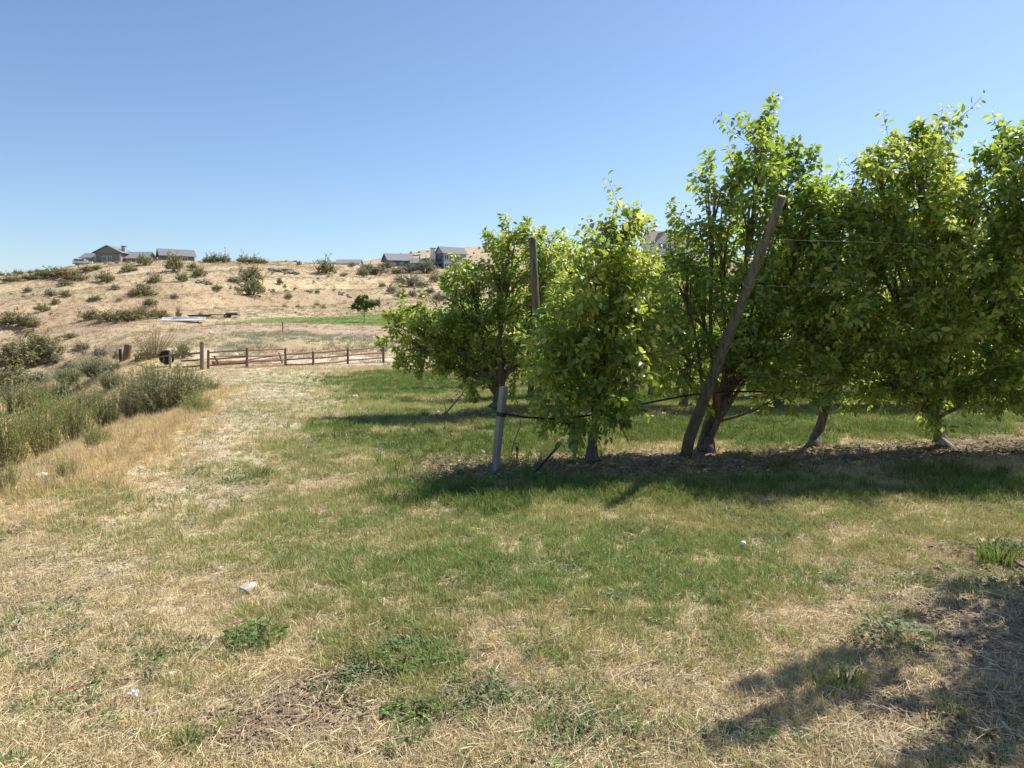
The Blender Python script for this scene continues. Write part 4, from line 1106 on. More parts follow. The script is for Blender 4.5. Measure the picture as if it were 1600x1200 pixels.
for px, py, w, h in [(567, 433, 22, 22), (587, 429, 46, 20), (605, 419, 30, 15), (642, 447, 46, 22), (665, 427, 42, 30), (640, 426, 32, 20), (645, 464, 18, 14), (660, 466, 16, 12), (680, 441, 22, 20), (694, 446, 20, 14), (660, 449, 24, 14), (575, 421, 24, 12),
                     (620, 428, 26, 14), (550, 417, 14, 10), (705, 432, 26, 16), (730, 446, 24, 16), (625, 440, 20, 12), (672, 458, 18, 12), (748, 438, 26, 16)]:
    shrub('sage', px, py, w, h, 'grey sagebrush ' + SAGE_AT.pop(0), 'sagebrush patch below the dark blue house')
ORD = ['first', 'second', 'third', 'fourth', 'fifth', 'sixth', 'seventh', 'eighth']
for px, py, w, h in [(95, 432, 46, 19), (118, 438, 40, 20), (102, 446, 22, 12), (18, 441, 36, 14), (45, 437, 36, 12), (135, 424, 26, 11), (70, 433, 34, 14), (150, 421, 20, 9)]:
    shrub('brush', px, py, w, h, 'olive bush in the left skyline band, ' + {95: 'wide one below the white vehicle', 118: 'wide one left of the tan house', 102: 'lowest of the band', 18: 'leftmost of the band', 45: 'second from the left', 135: 'right under the white vehicle', 70: 'middle of the band', 150: 'small one at the foot of the tan house'}[px], 'bushes along the left skyline')
for px, w, h in [(333, 22, 18), (350, 26, 18), (381, 24, 17), (400, 28, 16), (412, 16, 10), (322, 14, 10)]:
    shrub('brush', px, 0, w, h, ORD[[322, 333, 350, 381, 400, 412].index(px)] + ' bush from the garage in the skyline row', 'skyline bushes right of the garage', depth=224)
for px, w, h in [(3, 12, 9), (14, 9, 7), (26, 14, 10), (34, 9, 8), (47, 12, 8), (58, 10, 9), (66, 9, 6), (74, 10, 7)]:
    shrub('brush', px, 0, w, h, ORD[[3, 14, 26, 34, 47, 58, 66, 74].index(px)] + ' small dark tree from the left edge on the skyline', 'small dark trees on the far left skyline', depth=236)
g_ = np.random.default_rng(77)
for k in range(26):
    shrub('brush', float(g_.uniform(620, 790)), 0, float(g_.uniform(3, 8)), float(g_.uniform(2.5, 5)), 'dark dot of a bush on the far hill behind the blue house', 'bush dots on the far hill', depth=float(g_.uniform(400, 485)))
for px, w, h in [(880, 16, 13), (893, 14, 17), (905, 16, 11)]:
    shrub('brush', px, 0, w, h, 'dark bush on the far ridge seen between two orchard crowns', 'far ridge bushes between the crowns', depth=300)

# a few stones lie in heaps on the hill
def rock_mesh(seed, mat):
    g = np.random.default_rng(seed); import bmesh
    bm = bmesh.new(); bmesh.ops.create_icosphere(bm, subdivisions=1, radius=.5)
    for v in bm.verts: v.co *= g.uniform(.72, 1.15); v.co.z *= .7
    me = bpy.data.meshes.new('rock'); bm.to_mesh(me); bm.free(); me.materials.append(mat); return me
M_ROCK = simple_mat('grey_rock', (.17, .155, .145), (.34, .315, .29), scale=5, bump=.5)
M_PALE = simple_mat('pale_stone', (.40, .365, .30), (.58, .53, .45), scale=9, bump=.4)
ROCKS = [rock_mesh(700 + k, M_ROCK) for k in range(4)]; PALES = [rock_mesh(710 + k, M_PALE) for k in range(3)]
for px, py, w, h, n, lab in [(443, 425, 44, 11, 34, 'largest heap of grey rocks, near the top of the hill'), (319, 443, 22, 9, 16, 'rock heap on the hill below the skyline bushes'), (488, 456, 22, 6, 14, 'low line of dark rocks in mid hill'),
                             (432, 457, 22, 6, 14, 'low rock heap left of the dark rock line'), (538, 461, 24, 6, 14, 'rock heap above the lawn tree'), (441, 443, 12, 4, 7, 'few grey rocks beside a small bush')]:
    p = ground(px, py); s = p.y / FPX; root = empty('rock_heap', p, 0, lab, 'rock heap', 'rock heaps on the hillside'); random.seed(px)
    for k in range(n):
        dx = random.uniform(-.5, .5) * w * s; dy = random.uniform(-.8, .8); z = h1(p.x + dx, p.y + dy) - p.z
        q = random.uniform(.5, 1.0) * h * s * .8
        obj_me('rock', random.choice(ROCKS), root, (dx, dy, z + q * .15 + max(0, (1 - abs(dx) / (w * s * .5))) * q * .4), (random.uniform(-.4, .4), random.uniform(-.4, .4), random.uniform(0, 6)), (q * 1.3, q, q))
for px, py, d, lab in [(388, 922, .13, 'flat pale stone in the cut grass, nearest the camera'), (345, 890, .075, 'small white stone behind the flat pale stone'), (66, 746, .16, 'pale stone half hidden in golden grass at the bank edge'), (330, 521, .5, 'pale boulder lying on the dry field beyond the fence'), (472, 491, .9, 'white boulder at the back edge of the lawn')]:
    p = ground(px, py); o = obj_me('stone', PALES[px % 3], None, p + Vector((0, 0, d * .12)), (0, 0, px), (d * 1.3, d, d * .7)); tag(o, lab, 'stone')

# knee high scrub in loose patches over the slopes, too small to tell apart
_sv = []
for kd in ('sage', 'brush', 'dead'):
    for fm, st in SHRUB[kd][:2]: _sv.append(bpy.data.objects.new('low_scrub_bush', fm))
x, y, g = spread(2400, 34, 265, half=.86, power=1.1, seed=31); c = cov_at(x, y)
f = (1 - c['lawn']) * (1 - c['lane']) * (1 - c['bank']) * np.maximum(c['far'], sstep(38, 44, y)) * (.06 + .94 * sstep(.54, .66, fbm(x, y, .055, 98))) * (.45 + .55 * sstep(-5, -30, x))
x, y, c, n = choose(x, y, g, f, c)
scatter('low_scrub', x, y, _sv, jitter((.2, .2, .1), n, g), g.uniform(.35, 1.0, n) * np.clip(.6 + .004 * np.hypot(x, y), .6, 1.5), 31, tilt=.05)
# ------------------------------------------------------------------ houses on the skyline
M_WALL_TAN = simple_mat('tan_siding', (.20, .20, .19), (.26, .26, .245), scale=3, bump=.1, stretch=(1, 1, 6))
M_WALL_BROWN = simple_mat('brown_siding', (.17, .15, .135), (.22, .195, .175), scale=3, bump=.1, stretch=(1, 1, 6))
M_WALL_BLUE = simple_mat('blue_grey_siding', (.10, .125, .165), (.135, .16, .205), scale=3, bump=.1, stretch=(1, 1, 6))
M_WALL_GREY = simple_mat('light_grey_siding', (.30, .32, .35), (.37, .39, .42), scale=3, bump=.1, stretch=(1, 1, 6))
M_WHITE = simple_mat('white_paint', (.70, .69, .66), (.80, .79, .76), scale=4, bump=.05, rough=.6)
M_ROOF_GREY = simple_mat('grey_shingles', (.15, .155, .17), (.235, .24, .255), scale=7, bump=.3, stretch=(1, 3, 1))
M_ROOF_BROWN = simple_mat('brown_shingles', (.17, .125, .105), (.25, .19, .16), scale=7, bump=.3, stretch=(1, 3, 1))
M_STONE = simple_mat('stone_cladding', (.27, .255, .23), (.46, .435, .40), scale=9, bump=.3)
M_GLASS = simple_mat('window_glass', (.035, .05, .07), (.06, .08, .11), scale=2, rough=.08, bump=0, spec=.7)
M_DARK = simple_mat('dark_metal', (.02, .02, .022), (.05, .048, .046), scale=8, rough=.6, bump=.1)
M_PLANK = simple_mat('brown_timber', (.17, .105, .065), (.29, .19, .12), scale=10, bump=.3, stretch=(.2, 1, 1))

def house_mass(root, x0, x1, y0, y1, z0, ze, zr, axis, wall, roof, over=.5, thick=.18, rot=0, at=(0, 0)):
    M = Matrix.Translation((at[0], at[1], 0)) @ Matrix.Rotation(rot, 4, 'Z')
    w = MB(); w.gable(x0, x1, y0, y1, z0, ze, zr, axis); w.V = [tuple(M @ Vector(v)) for v in w.V]
    wo_ = w.build('wall', wall, root)
    for s in (-1, 1):
        r = MB()
        if axis == 'x':
            ym = (y0 + y1) / 2; yy = y0 if s < 0 else y1; k = (zr - ze) / (abs(y1 - y0) / 2)
            e = yy + s * over; zz = ze - k * over + .02
            r.slab((x0 - over, e, zz), (x1 + over, e, zz), (x1 + over, ym - s * .004, zr + .02), (x0 - over, ym - s * .004, zr + .02), thick)
        else:
            xm = (x0 + x1) / 2; xx = x0 if s < 0 else x1; k = (zr - ze) / (abs(x1 - x0) / 2)
            e = xx + s * over; zz = ze - k * over + .02
            r.slab((e, y0 - over, zz), (e, y1 + over, zz), (xm - s * .004, y1 + over, zr + .02), (xm - s * .004, y0 - over, zr + .02), thick)
        r.V = [tuple(M @ Vector(v)) for v in r.V]
        r.build('roof', roof, root)
    return M
def window(root, M, face, c, z0, z1, half, frame=None, nm='window', cols=2):
    """face 'y-' 'x+' 'x-': c = (x, y) on that wall; frame stands proud of it, panes sit inside"""
    frame = frame or M_WHITE
    x, y = c
    R = {'y-': Matrix.Identity(4), 'x+': Matrix.Rotation(math.pi / 2, 4, 'Z'), 'x-': Matrix.Rotation(-math.pi / 2, 4, 'Z')}[face]
    T = M @ Matrix.Translation((x, y, 0)) @ R
    f = MB(); t = .1
    f.box(-half - t, -half, -.09, .03, z0 - t, z1 + t, T); f.box(half, half + t, -.09, .03, z0 - t, z1 + t, T)
    f.box(-half, half, -.09, .03, z1, z1 + t, T); f.box(-half, half, -.09, .03, z0 - t, z0, T)
    for k in range(1, cols): xx = -half + 2 * half * k / cols; f.box(xx - .04, xx + .04, -.085, .03, z0, z1, T)
    fo = f.build(nm, frame, root)
    for k in range(cols):
        a = -half + 2 * half * k / cols + (.04 if k else 0); b = -half + 2 * half * (k + 1) / cols - (.04 if k < cols - 1 else 0)
        p = MB(); p.box(a, b, -.03, -.01, z0, z1, T); p.build('pane', M_GLASS, fo)
    return fo
# tan house with a front gable
p = column(170, 227); p.z -= .9
hA = empty('house', p, 0, 'tan gabled house with chimney on the left skyline', 'house')
M = house_mass(hA, -4.1, 3.9, 0, 9, 0, 4.2, 6.2, 'y', M_WALL_TAN, M_ROOF_GREY, .75)
for x in (-1.35, .35): window(hA, M, 'y-', (x, 0), 1.3, 2.9, .62)
m = MB(); m.box(-4.0, 3.8, -.10, -.01, 3.55, 3.85); m.build('beam', M_PLANK, hA)
m = MB(); m.box(-4.3, -3.7, -.35, -.02, 0, 3.5); m.build('pillar', M_STONE, hA)
m = MB(); m.box(3.5, 4.1, -.35, -.02, 0, 3.5); m.build('pillar', M_STONE, hA)
window(hA, M, 'x+', (3.9, 4.5), 1.4, 2.8, .8)
M = house_mass(hA, -9.4, -4.15, 1.5, 8, 0, 2.7, 4.2, 'x', M_WALL_TAN, M_ROOF_GREY, .7)
for x in (-8.2, -6.7, -5.2): window(hA, M, 'y-', (x, 1.5), 1.1, 2.3, .5)
M = house_mass(hA, 3.95, 10.8, 2.0, 8.5, 0, 2.6, 4.6, 'x', M_WALL_TAN, M_ROOF_GREY, .6)
for x in (5.6, 8.2): window(hA, M, 'y-', (x, 2.0), 1.2, 2.3, .55)
m = MB(); m.box(2.6, 3.7, 3.0, 4.0, 4.2, 6.3); ch = m.build('chimney', M_STONE, hA)
m = MB(); m.box(2.45, 3.85, 2.85, 4.15, 6.3, 6.5); m.build('cap', M_ROOF_GREY, ch)
# garage
p = column(268, 228); p.z -= .8
hG = empty('garage', p, 0, 'brown garage with grey roof right of the tan house', 'garage')
M = house_mass(hG, -1.5, 8.5, 0, 7, 0, 2.6, 4.7, 'x', M_WALL_BROWN, M_ROOF_GREY, .6, rot=math.radians(33), at=(-1.8, 0))
window(hG, M, 'x-', (-1.5, 3.5), 1.2, 2.1, .5); window(hG, M, 'y-', (2, 0), .9, 2.0, .8); window(hG, M, 'y-', (5.5, 0), .9, 2.0, .8)
# dark blue house
p = column(690, 256); p.z -= .7
hB = empty('house', p, 0, 'dark blue grey house with white chimney in front of the far hill', 'house')
R_ = math.radians(34)
M = house_mass(hB, 0, 9.4, 0, 6.0, 0, 6.4, 8.7, 'x', M_WALL_GREY, M_ROOF_GREY, .55, rot=R_, at=(.9, -1.5))  # light grey wall paints the sunlight on the long side of this block
cl = MB(); cl.box(-.10, -.012, .1, 5.9, 0, 6.35, M); cl.build('gable_shade_panel', M_WALL_BLUE, hB)  # dark blue panel over the gable end, its shade painted as colour
window(hB, M @ Matrix.Translation((-.1, 0, 0)), 'x-', (0, 3.0), 3.7, 5.7, 1.9, M_DARK, cols=3); window(hB, M @ Matrix.Translation((-.1, 0, 0)), 'x-', (0, 3.0), .7, 2.6, 2.2, M_DARK, cols=4)
for x, hw in ((1.1, .8), (3.2, .55), (6.0, .5), (8.3, .4)): window(hB, M, 'y-', (x, 0), 3.9, 5.6, hw)
for x, hw in ((1.2, .8), (4.2, 1.0), (7.4, .7)): window(hB, M, 'y-', (x, 0), .6, 2.5, hw)
bd = MB(); bd.box(.05, 9.3, -.16, -.012, 2.95, 3.25, M); bd.build('floor_band', M_WHITE, hB)
M = house_mass(hB, -11, -.6, 0, 6, 0, 3.0, 4.7, 'x', M_WALL_BLUE, M_ROOF_GREY, .7, rot=math.radians(8), at=(.2, 1.5))
for x in (-9.5, -7, -4.5, -2.2): window(hB, M, 'y-', (x, 0), .9, 2.3, .7, M_DARK)
m = MB(); m.box(-4.3, -2.5, 3.2, 4.6, 3.4, 8.3); ch = m.build('chimney', M_WHITE, hB); m = MB(); m.box(-4.45, -2.35, 3.05, 4.75, 8.3, 8.5); m.build('cap', M_DARK, ch)
M = house_mass(hB, 0, 9.5, 0, 7.5, 0, 4.1, 6.5, 'x', M_WALL_BLUE, M_ROOF_GREY, .6, rot=math.radians(26), at=(-19.2, .5))
window(hB, M, 'x-', (0, 3.7), 1.4, 3.2, 1.6, M_DARK, cols=3)
for x in (2, 5, 7.6): window(hB, M, 'y-', (x, 0), 1.2, 2.8, .7)
rl = MB()
for k in range(8): rl.box(-12 + k * 1.2, -11.9 + k * 1.2, -.9, -.8, 0, 1.5)
rl.box(-12, -3.4, -.92, -.78, 1.5, 1.62); rl.build('deck_railing', M_WALL_GREY, hB)
# white house above the orchard
p = column(1056, 240); p.z += .5
hC = empty('house', p, math.radians(14), 'white gabled house with brown roof seen above the orchard', 'house')
M = house_mass(hC, -8.6, 8.2, 0, 9, 0, 4.6, 8.6, 'x', M_WHITE, M_ROOF_BROWN, .5)
window(hC, M, 'x+', (8.2, 4.5), 2.2, 3.8, .8)
M = house_mass(hC, 1.2, 6.4, -2.2, 4, 0, 4.6, 7.2, 'y', M_WHITE, M_ROOF_BROWN, .45)
for x in (2.9, 4.7): window(hC, M, 'y-', (x, -2.2), 2.4, 4.3, .6, M_WHITE)
window(hC, M, 'y-', (3.8, -2.2), 4.9, 5.9, .5)
M = house_mass(hC, -8.2, -1.6, -1.6, 4, 0, 4.4, 7.9, 'y', M_WHITE, M_ROOF_BROWN, .45)
for x in (-6.6, -4.9, -3.2): window(hC, M, 'y-', (x, -1.6), 2.2, 4.0, .6)
m = MB(); m.box(5.2, 6.2, 5, 6, 6, 9.9); ch = m.build('chimney', M_WHITE, hC); m = MB(); m.box(5.1, 6.3, 4.9, 6.1, 9.9, 10.1); m.build('cap', M_ROOF_BROWN, ch)
# roof of a house behind the brow
p = column(543, 262); p.z -= 1.2
hD = empty('house', p, 0, 'low grey roofed house peeping over the brow left of the blue house', 'house')
M = house_mass(hD, -4.2, 4.2, 0, 6, 0, 2.2, 3.7, 'x', M_WALL_GREY, M_ROOF_GREY, .5); window(hD, M, 'y-', (0, 0), .9, 1.8, .6)
# vehicle left of the tan house
p = column(131, 224); p.z -= .35
cR = empty('parked_van', p, math.radians(8), 'white vehicle parked left of the tan house', 'van')
m = MB(); m.add([(-2.9, -.95, .55), (2.9, -.95, .55), (2.9, -.95, 1.15), (1.5, -.95, 1.3), (.7, -.9, 2.0), (-2.6, -.9, 2.05), (-2.9, -.95, 1.2),
                 (-2.9, .95, .55), (2.9, .95, .55), (2.9, .95, 1.15), (1.5, .95, 1.3), (.7, .9, 2.0), (-2.6, .9, 2.05), (-2.9, .95, 1.2)],
      [(0, 1, 2, 3, 4, 5, 6), (13, 12, 11, 10, 9, 8, 7)] + [(k, k + 7, (k + 1) % 7 + 7, (k + 1) % 7) for k in range(7)]); m.build('body', M_WHITE, cR)
for a, b in ((-2.3, -1.1), (-.9, .4)):
    m = MB(); m.box(a, b, -.97, -.93, 1.3, 1.85); m.build('side_window', M_GLASS, cR)
m = MB(); m.add([(1.42, -.8, 1.36), (.78, -.78, 1.97), (.78, .78, 1.97), (1.42, .8, 1.36)], [(0, 3, 2, 1)]); m.V = [(v[0] + .03, v[1], v[2] + .03) for v in m.V]; m.build('windscreen', M_GLASS, cR)
m = MB(); m.box(-2.92, 2.92, -.98, .98, .42, .56); m.build('sill', M_DARK, cR)
for x in (-1.8, 1.9):
    for y in (-.9, .9):
        m = MB(); m.tube([(x, y - .11, .36), (x, y + .11, .36)], .36, k=14); wl = m.build('wheel', M_DARK, cR); m = MB(); m.tube([(x, y - .13, .36), (x, y + .13, .36)], .18, k=10); m.build('rim', M_STONE, wl)

M_YOUNG = leaf_mat('young_tree_leaf', [(0, (.075, .10, .025)), (.6, (.14, .17, .04)), (1, (.23, .23, .065))], trans=(.25, .28, .05), tfac=.3, rough=.5, spec=.3)
# ------------------------------------------------------------------ trees beyond the orchard
def far_tree(px, py, crown_items, seed, n, label, mats=None, trunk_r=.08, size=(.22, .36), depth=None, yellow=.2, ry=2.2, tz=2.2, name='young_tree'):
    b = column(px, depth) if depth else ground(px, py)
    t = tree(name, b, [Vector((0, 0, 0)), Vector((.03, 0, tz * .5)), Vector((.05, 0, tz))], crown(b.y, crown_items, ry), [], seed, n, label, None, yellow=yellow, low=True, trunk_r=trunk_r, size=size)
    if mats:
        for c in t.children:
            if c.name.startswith('foliage'): c.data.materials[0] = mats; c.data.materials[1] = mats
    return t
far_tree(569, 504, [(566, 474, 14, 8), (554, 474, 9, 6), (580, 477, 10, 5), (566, 467, 9, 5), (586, 471, 5, 4), (550, 478, 5, 3), (574, 483, 7, 3)], 801, 150, 'small round young tree standing alone on the green lawn', M_YOUNG, tz=2.0)
far_tree(650, 504, [(648, 484, 9, 8), (638, 490, 8, 8), (659, 480, 7, 6), (664, 488, 6, 6)], 802, 130, 'young tree on the lawn half hidden by the reaching orchard branch', yellow=.9, tz=1.8)
far_tree(757, 430, [(757, 414, 12, 8), (748, 418, 8, 7), (768, 418, 10, 7), (760, 422, 14, 5)], 803, 330, 'dark dense evergreen tree right of the blue house', M_EVERGREEN, .25, (.28, .42), 256, ry=3, tz=1.2, name='evergreen_tree')
p = column(757, 250)
lp = empty('lamp_post', p, 0, 'thin lamp post with white globe before the dark evergreen', 'lamp post')
m = MB(); m.tube([(0, 0, 0), (0, 0, 2.6)], .05, k=8); m.build('pole', M_DARK, lp)
m = MB(); m.tube([(0, 0, 2.6), (0, 0, 2.68), (0, 0, 2.85), (0, 0, 3.0), (0, 0, 3.05)], [.08, .2, .25, .16, .03], k=10); m.build('globe', M_WHITE, lp, True)

# ------------------------------------------------------------------ rail fence, tyre and things on the field
M_RAIL = simple_mat('weathered_red_timber', (.13, .068, .047), (.25, .15, .105), scale=9, bump=.4, stretch=(1, 1, 1))
M_GREYWOOD = simple_mat('grey_timber', (.15, .14, .13), (.33, .31, .29), scale=12, bump=.5, stretch=(1, 1, .2))
M_GATEPOST = simple_mat('gatepost_timber', (.10, .075, .055), (.24, .20, .155), scale=12, bump=.5, stretch=(1, 1, .2))
def fence(name, label, cat, posts, rails, mats={}, rad=.045, back=0.0, pr=.065):
    """posts: (px, py top, py foot, radius factor); rails: ((px, py), (px, py))"""
    P = []
    b0 = ground(posts[0][0], posts[0][2]) + Vector((0, back, 0)); root = empty(name, b0, 0, label, cat)
    dep = []
    for k, (px, pt, pf, q) in enumerate(posts):
        b = ground(px, pf); b.y += back; b = Vector((b.x, b.y, h1(b.x, b.y))); dep.append((px, b.y))
        t = at_depth(px, pt, b.y)
        m = MB(); r = pr * q
        m.tube([b - b0 - Vector((0, 0, .3)), b - b0, (b + t) / 2 - b0, t - b0 - Vector((0, 0, .05)), t - b0], [r, r, r * .97, r * .95, r * .7], k=8, jit=.05)
        m.build('post', mats.get(k, M_RAIL), root)
    dep = np.array(dep)
    for a, b in rails:
        ya, yb = np.interp([a[0], b[0]], dep[:, 0], dep[:, 1]); A = at_depth(a[0], a[1], ya) - b0; B = at_depth(b[0], b[1], yb) - b0
        d = B - A; m = MB(); m.tube([A - d * .03, A.lerp(B, .33) + Vector((0, 0, random.uniform(-.02, .01))), A.lerp(B, .66) + Vector((0, 0, random.uniform(-.03, .01))), B + d * .03], [rad * random.uniform(.85, 1.1) for _ in range(4)], k=6, jit=.06)
        m.build('rail', M_RAIL, root)
    return root
random.seed(5)
fence('rail_fence', 'brown split rail fence along the lane right of the tall gatepost', 'fence',
      [(325.5, 547, 576.5, 1.0), (386, 543, 575, 1.05), (446, 543.5, 572, 1.05), (489.5, 549, 571, 1.0), (543.5, 544, 569, 1.0), (599, 539, 567, 1.15)],
      [((326, 551), (386, 547)), ((326, 561), (386, 557)), ((326, 571), (386, 567)), ((386, 547), (446, 545.5)), ((386, 557), (446, 554)), ((386, 565), (446, 562)), ((386, 573.5), (446, 571)),
       ((446, 553.5), (489.5, 551)), ((446, 562), (489.5, 559.5)), ((446, 570), (489.5, 568)), ((489.5, 551.5), (543.5, 546.5)), ((489.5, 560), (543.5, 555.5)), ((489.5, 568.5), (543.5, 563.5)), ((543.5, 547), (599, 542)), ((543.5, 555), (599, 551)), ((543.5, 563), (599, 559))])
fence('rail_fence', 'short rail fence left of the tall gatepost, in front of the tyre', 'fence',
      [(212, 556, 566, .8), (266, 549, 576, 1.0), (315.5, 534, 577.5, 1.5)],
      [((214, 560.5), (266, 555)), ((266, 555.5), (315, 551.5)), ((284, 564), (315, 561.5)), ((286, 573.5), (315, 571.5))], {1: M_GREYWOOD, 2: M_GATEPOST})
fence('wooden_gate', 'low wooden gate panel standing behind the rail fence', 'gate', [(335, 555.5, 574, .8), (436, 551, 570, .8)],
      [((335, 557), (436, 554)), ((335, 565.5), (436, 561.5)), ((335, 568), (436, 563.5)), ((360, 566), (436, 555))], back=.6, rad=.035)
p = ground(197, 562)
gp = empty('timber_post', p, .3, 'thick short leaning timber post at the left end of the fence', 'post')
t = at_depth(200, 538, p.y) - p
m = MB(); m.tube([(0, 0, -.3), (0, 0, 0), t * .5, t * .96, t], [.19, .19, .185, .18, .15], k=12, jit=.06); m.build('post', M_RAIL, gp)
m = MB(); m.box(-.30, -.21, -.1, .14, -.1, .55); m.build('board', M_DARK, gp)
p = ground(263, 577)
ty = empty('old_tyre', Vector((p.x * (p.y + .75) / p.y - .05, p.y + .75, h1(p.x, p.y + .75) - .1)), 0, 'black tyre standing upright behind the grey fence post', 'tyre')
V = []; F = []; NS, NC = 28, 10
for a in range(NS):
    for c in range(NC):
        A = 2 * math.pi * a / NS; Cc = 2 * math.pi * c / NC
        rr_ = .31 + .115 * math.copysign(abs(math.cos(Cc)) ** .6, math.cos(Cc)); V.append((rr_ * math.cos(A), .12 * math.copysign(abs(math.sin(Cc)) ** .6, math.sin(Cc)), .62 + rr_ * math.sin(A)))
        F.append((a * NC + c, a * NC + (c + 1) % NC, ((a + 1) % NS) * NC + (c + 1) % NC, ((a + 1) % NS) * NC + c))
M_TYRE = simple_mat('black_rubber', (.012, .012, .012), (.03, .029, .028), scale=14, rough=.8, bump=.2)
m = MB(); m.add(V, F); m.build('tyre', M_TYRE, ty, True)
m = MB(); m.tube([(0, -.05, .62), (0, .05, .62)], .29, k=24); m.build('rim', M_TYRE, ty); ty.scale = (.84, .84, .84)
# white pipes, lumber and trailer by the lawn
M_PIPE = simple_mat('white_plastic', (.72, .74, .76), (.82, .83, .84), scale=3, rough=.4, bump=0)
p = ground(288, 502); s = p.y / FPX
pb = empty('pipe_bundle', p, math.radians(20), 'bundle of long white pipes lying at the edge of the lawn', 'pipes')
for k, (yy, zz) in enumerate([(-.45, .19), (-.25, .19), (-.05, .19), (.15, .19), (.35, .19), (-.35, .36), (-.15, .36), (.05, .36), (.25, .36)]):
    o = (k * 37 % 11) * .05
    m = MB(); m.tube([(-2.5 + o, yy, zz), (2.1 + o * .6, yy, zz)], .096, k=10); m.build('pipe', M_PIPE, pb, False)
for k, (dx, dy, rz_) in enumerate([(-.7, -.75, .09), (.5, -.95, -.06)]):
    m = MB(); m.tube([(-2.0 + dx, dy - rz_ * 2, .10), (1.9 + dx, dy + rz_ * 2, .10)], .085, k=10); m.build('pipe', M_PIPE, pb)
m = MB(); m.slab((-1.2, -.5, .47), (1.6, -.42, .46), (1.7, .4, .50), (-1.0, .42, .46), .03); m.build('cover_sheet', M_WHITE, pb)
for x in (-1.8, 1.5):
    m = MB(); m.box(x - .06, x + .06, -.6, .5, -.05, .094); m.build('bearer', M_PLANK, pb)
p = ground(303, 498)
ls = empty('lumber_stack', p + Vector((0, 1.6, 0)), math.radians(12), 'dark stack of boards behind the white pipes', 'lumber')
for k in range(9):
    m = MB(); x = random.uniform(-.15, .15); m.box(-1.3 + x, 1.35 + x, -.45 + .3 * (k % 3), -.17 + .3 * (k % 3), .26 + .085 * (k // 3), .34 + .085 * (k // 3)); m.build('board', M_DARK if k % 2 else M_RAIL, ls)
for x in (-1.0, 1.0):
    m = MB(); m.box(x - .08, x + .08, -.5, .5, -.1, .255); m.build('trestle', M_DARK, ls)
p = ground(346, 497)
tr = empty('flatbed_trailer', p + Vector((0, 1.0, 0)), math.radians(10), 'low dark flatbed trailer right of the white pipes', 'trailer')
m = MB(); m.box(-1.9, 1.9, -.8, .8, .38, .50); m.build('deck', M_DARK, tr)
m = MB(); m.box(-2.9, -1.9, -.05, .05, .38, .46); m.build('drawbar', M_DARK, tr)
m = MB(); m.box(.3, 1.8, -.6, .5, .505, .74); m.build('load', M_GREYWOOD, tr)
for y in (-.92, .92):
    m = MB(); m.tube([(.4, y - .09, .29), (.4, y + .09, .29)], .29, k=14); wl = m.build('wheel', M_TYRE, tr); m = MB(); m.tube([(.4, y - .1, .29), (.4, y + .1, .29)], .14, k=10); m.build('rim', M_STONE, wl)
for k, (px, py, L_, a, lab) in enumerate([(182, 504, 2.6, .1, 'longest brown plank lying at the edge of the field'), (200, 502, 1.8, -.15, 'brown plank lying behind the longest plank'), (172, 501, 1.6, .35, 'short brown plank at the left end of the planks')]):
    p = ground(px, py); m = MB(); m.box(-L_ / 2, L_ / 2, -.12, .12, .0, .07); o = m.build('plank', M_PLANK); o.location = p + Vector((0, 0, .03 + .02 * k)); o.rotation_euler = (0, 0, a); tag(o, lab, 'plank', 'planks at the field edge')
p = ground(442, 522); m = MB(); m.tube([(0, 0, -.2), (0, 0, 1.0)], .04, k=6); o = m.build('marker_stake', M_RAIL); o.location = p; tag(o, 'thin marker stake on the mound beyond the fence', 'stake')

# ------------------------------------------------------------------ trellis posts, wires and watering lines
M_POST = simple_mat('old_orchard_post', (.045, .045, .028), (.165, .155, .11), scale=30, bump=.8, stretch=(1, 1, .12))
M_CUT = simple_mat('sawn_end', (.32, .28, .21), (.48, .43, .34), scale=30, bump=.3)
M_WIRE = simple_mat('steel_wire', (.13, .13, .125), (.22, .22, .21), scale=20, rough=.7, bump=0)
M_HOSE = simple_mat('black_hose', (.010, .010, .011), (.024, .023, .022), scale=20, rough=.45, bump=0)
b = ground(1066, 714); t = at_depth(1222, 308, b.y - 1.2)
po = empty('leaning_post', b, 0, 'tall round timber post leaning right in front of the orchard row', 'post')
ax = (t - b); n_ = 12
m = MB(); m.tube([ax * (k / n_) + (Vector((0, 0, -.25)) if k == 0 else Vector((random.uniform(-.003, .003), random.uniform(-.003, .003), 0))) for k in range(n_ + 1)], [round(.070 - .027 * k / n_, 5) for k in range(n_ + 1)], k=14, jit=.014); m.build('shaft', M_POST, po, True)
u = ax.normalized(); m = MB(); m.tube([ax + u * .001, ax + u * .012], [.0425, .041], k=14); m.build('sawn_top', M_CUT, po)
for f in (.86, .70, .49, .36):
    m = MB(); c = ax * f
    m.tube([c - u * .004, c + u * .004], [.070 - .027 * f + .003] * 2, k=14); m.build('wire_wrap', M_WIRE, po)
c = ax * .72; m = MB(); m.tube([c + Vector((-.02, -.09, 0)), c + Vector((.08, -.12, .0)), c + Vector((.14, -.12, .08)), c + Vector((.17, -.1, .17))], .003, k=5); m.build('wire_tail', M_WIRE, po)
b2 = ground(1090, 706); b2.y += .12; t2 = at_depth(1150, 560, b2.y + .1)
m = MB(); ax2 = t2 - b2; m.tube([Vector((0, 0, -.2)), ax2 * .3, ax2 * .7, ax2], [.050, .048, .046, .044], k=12, jit=.04); o = m.build('brace_post', M_POST, None, True); o.location = b2; tag(o, 'shorter dark brace post close behind the leaning post', 'post')
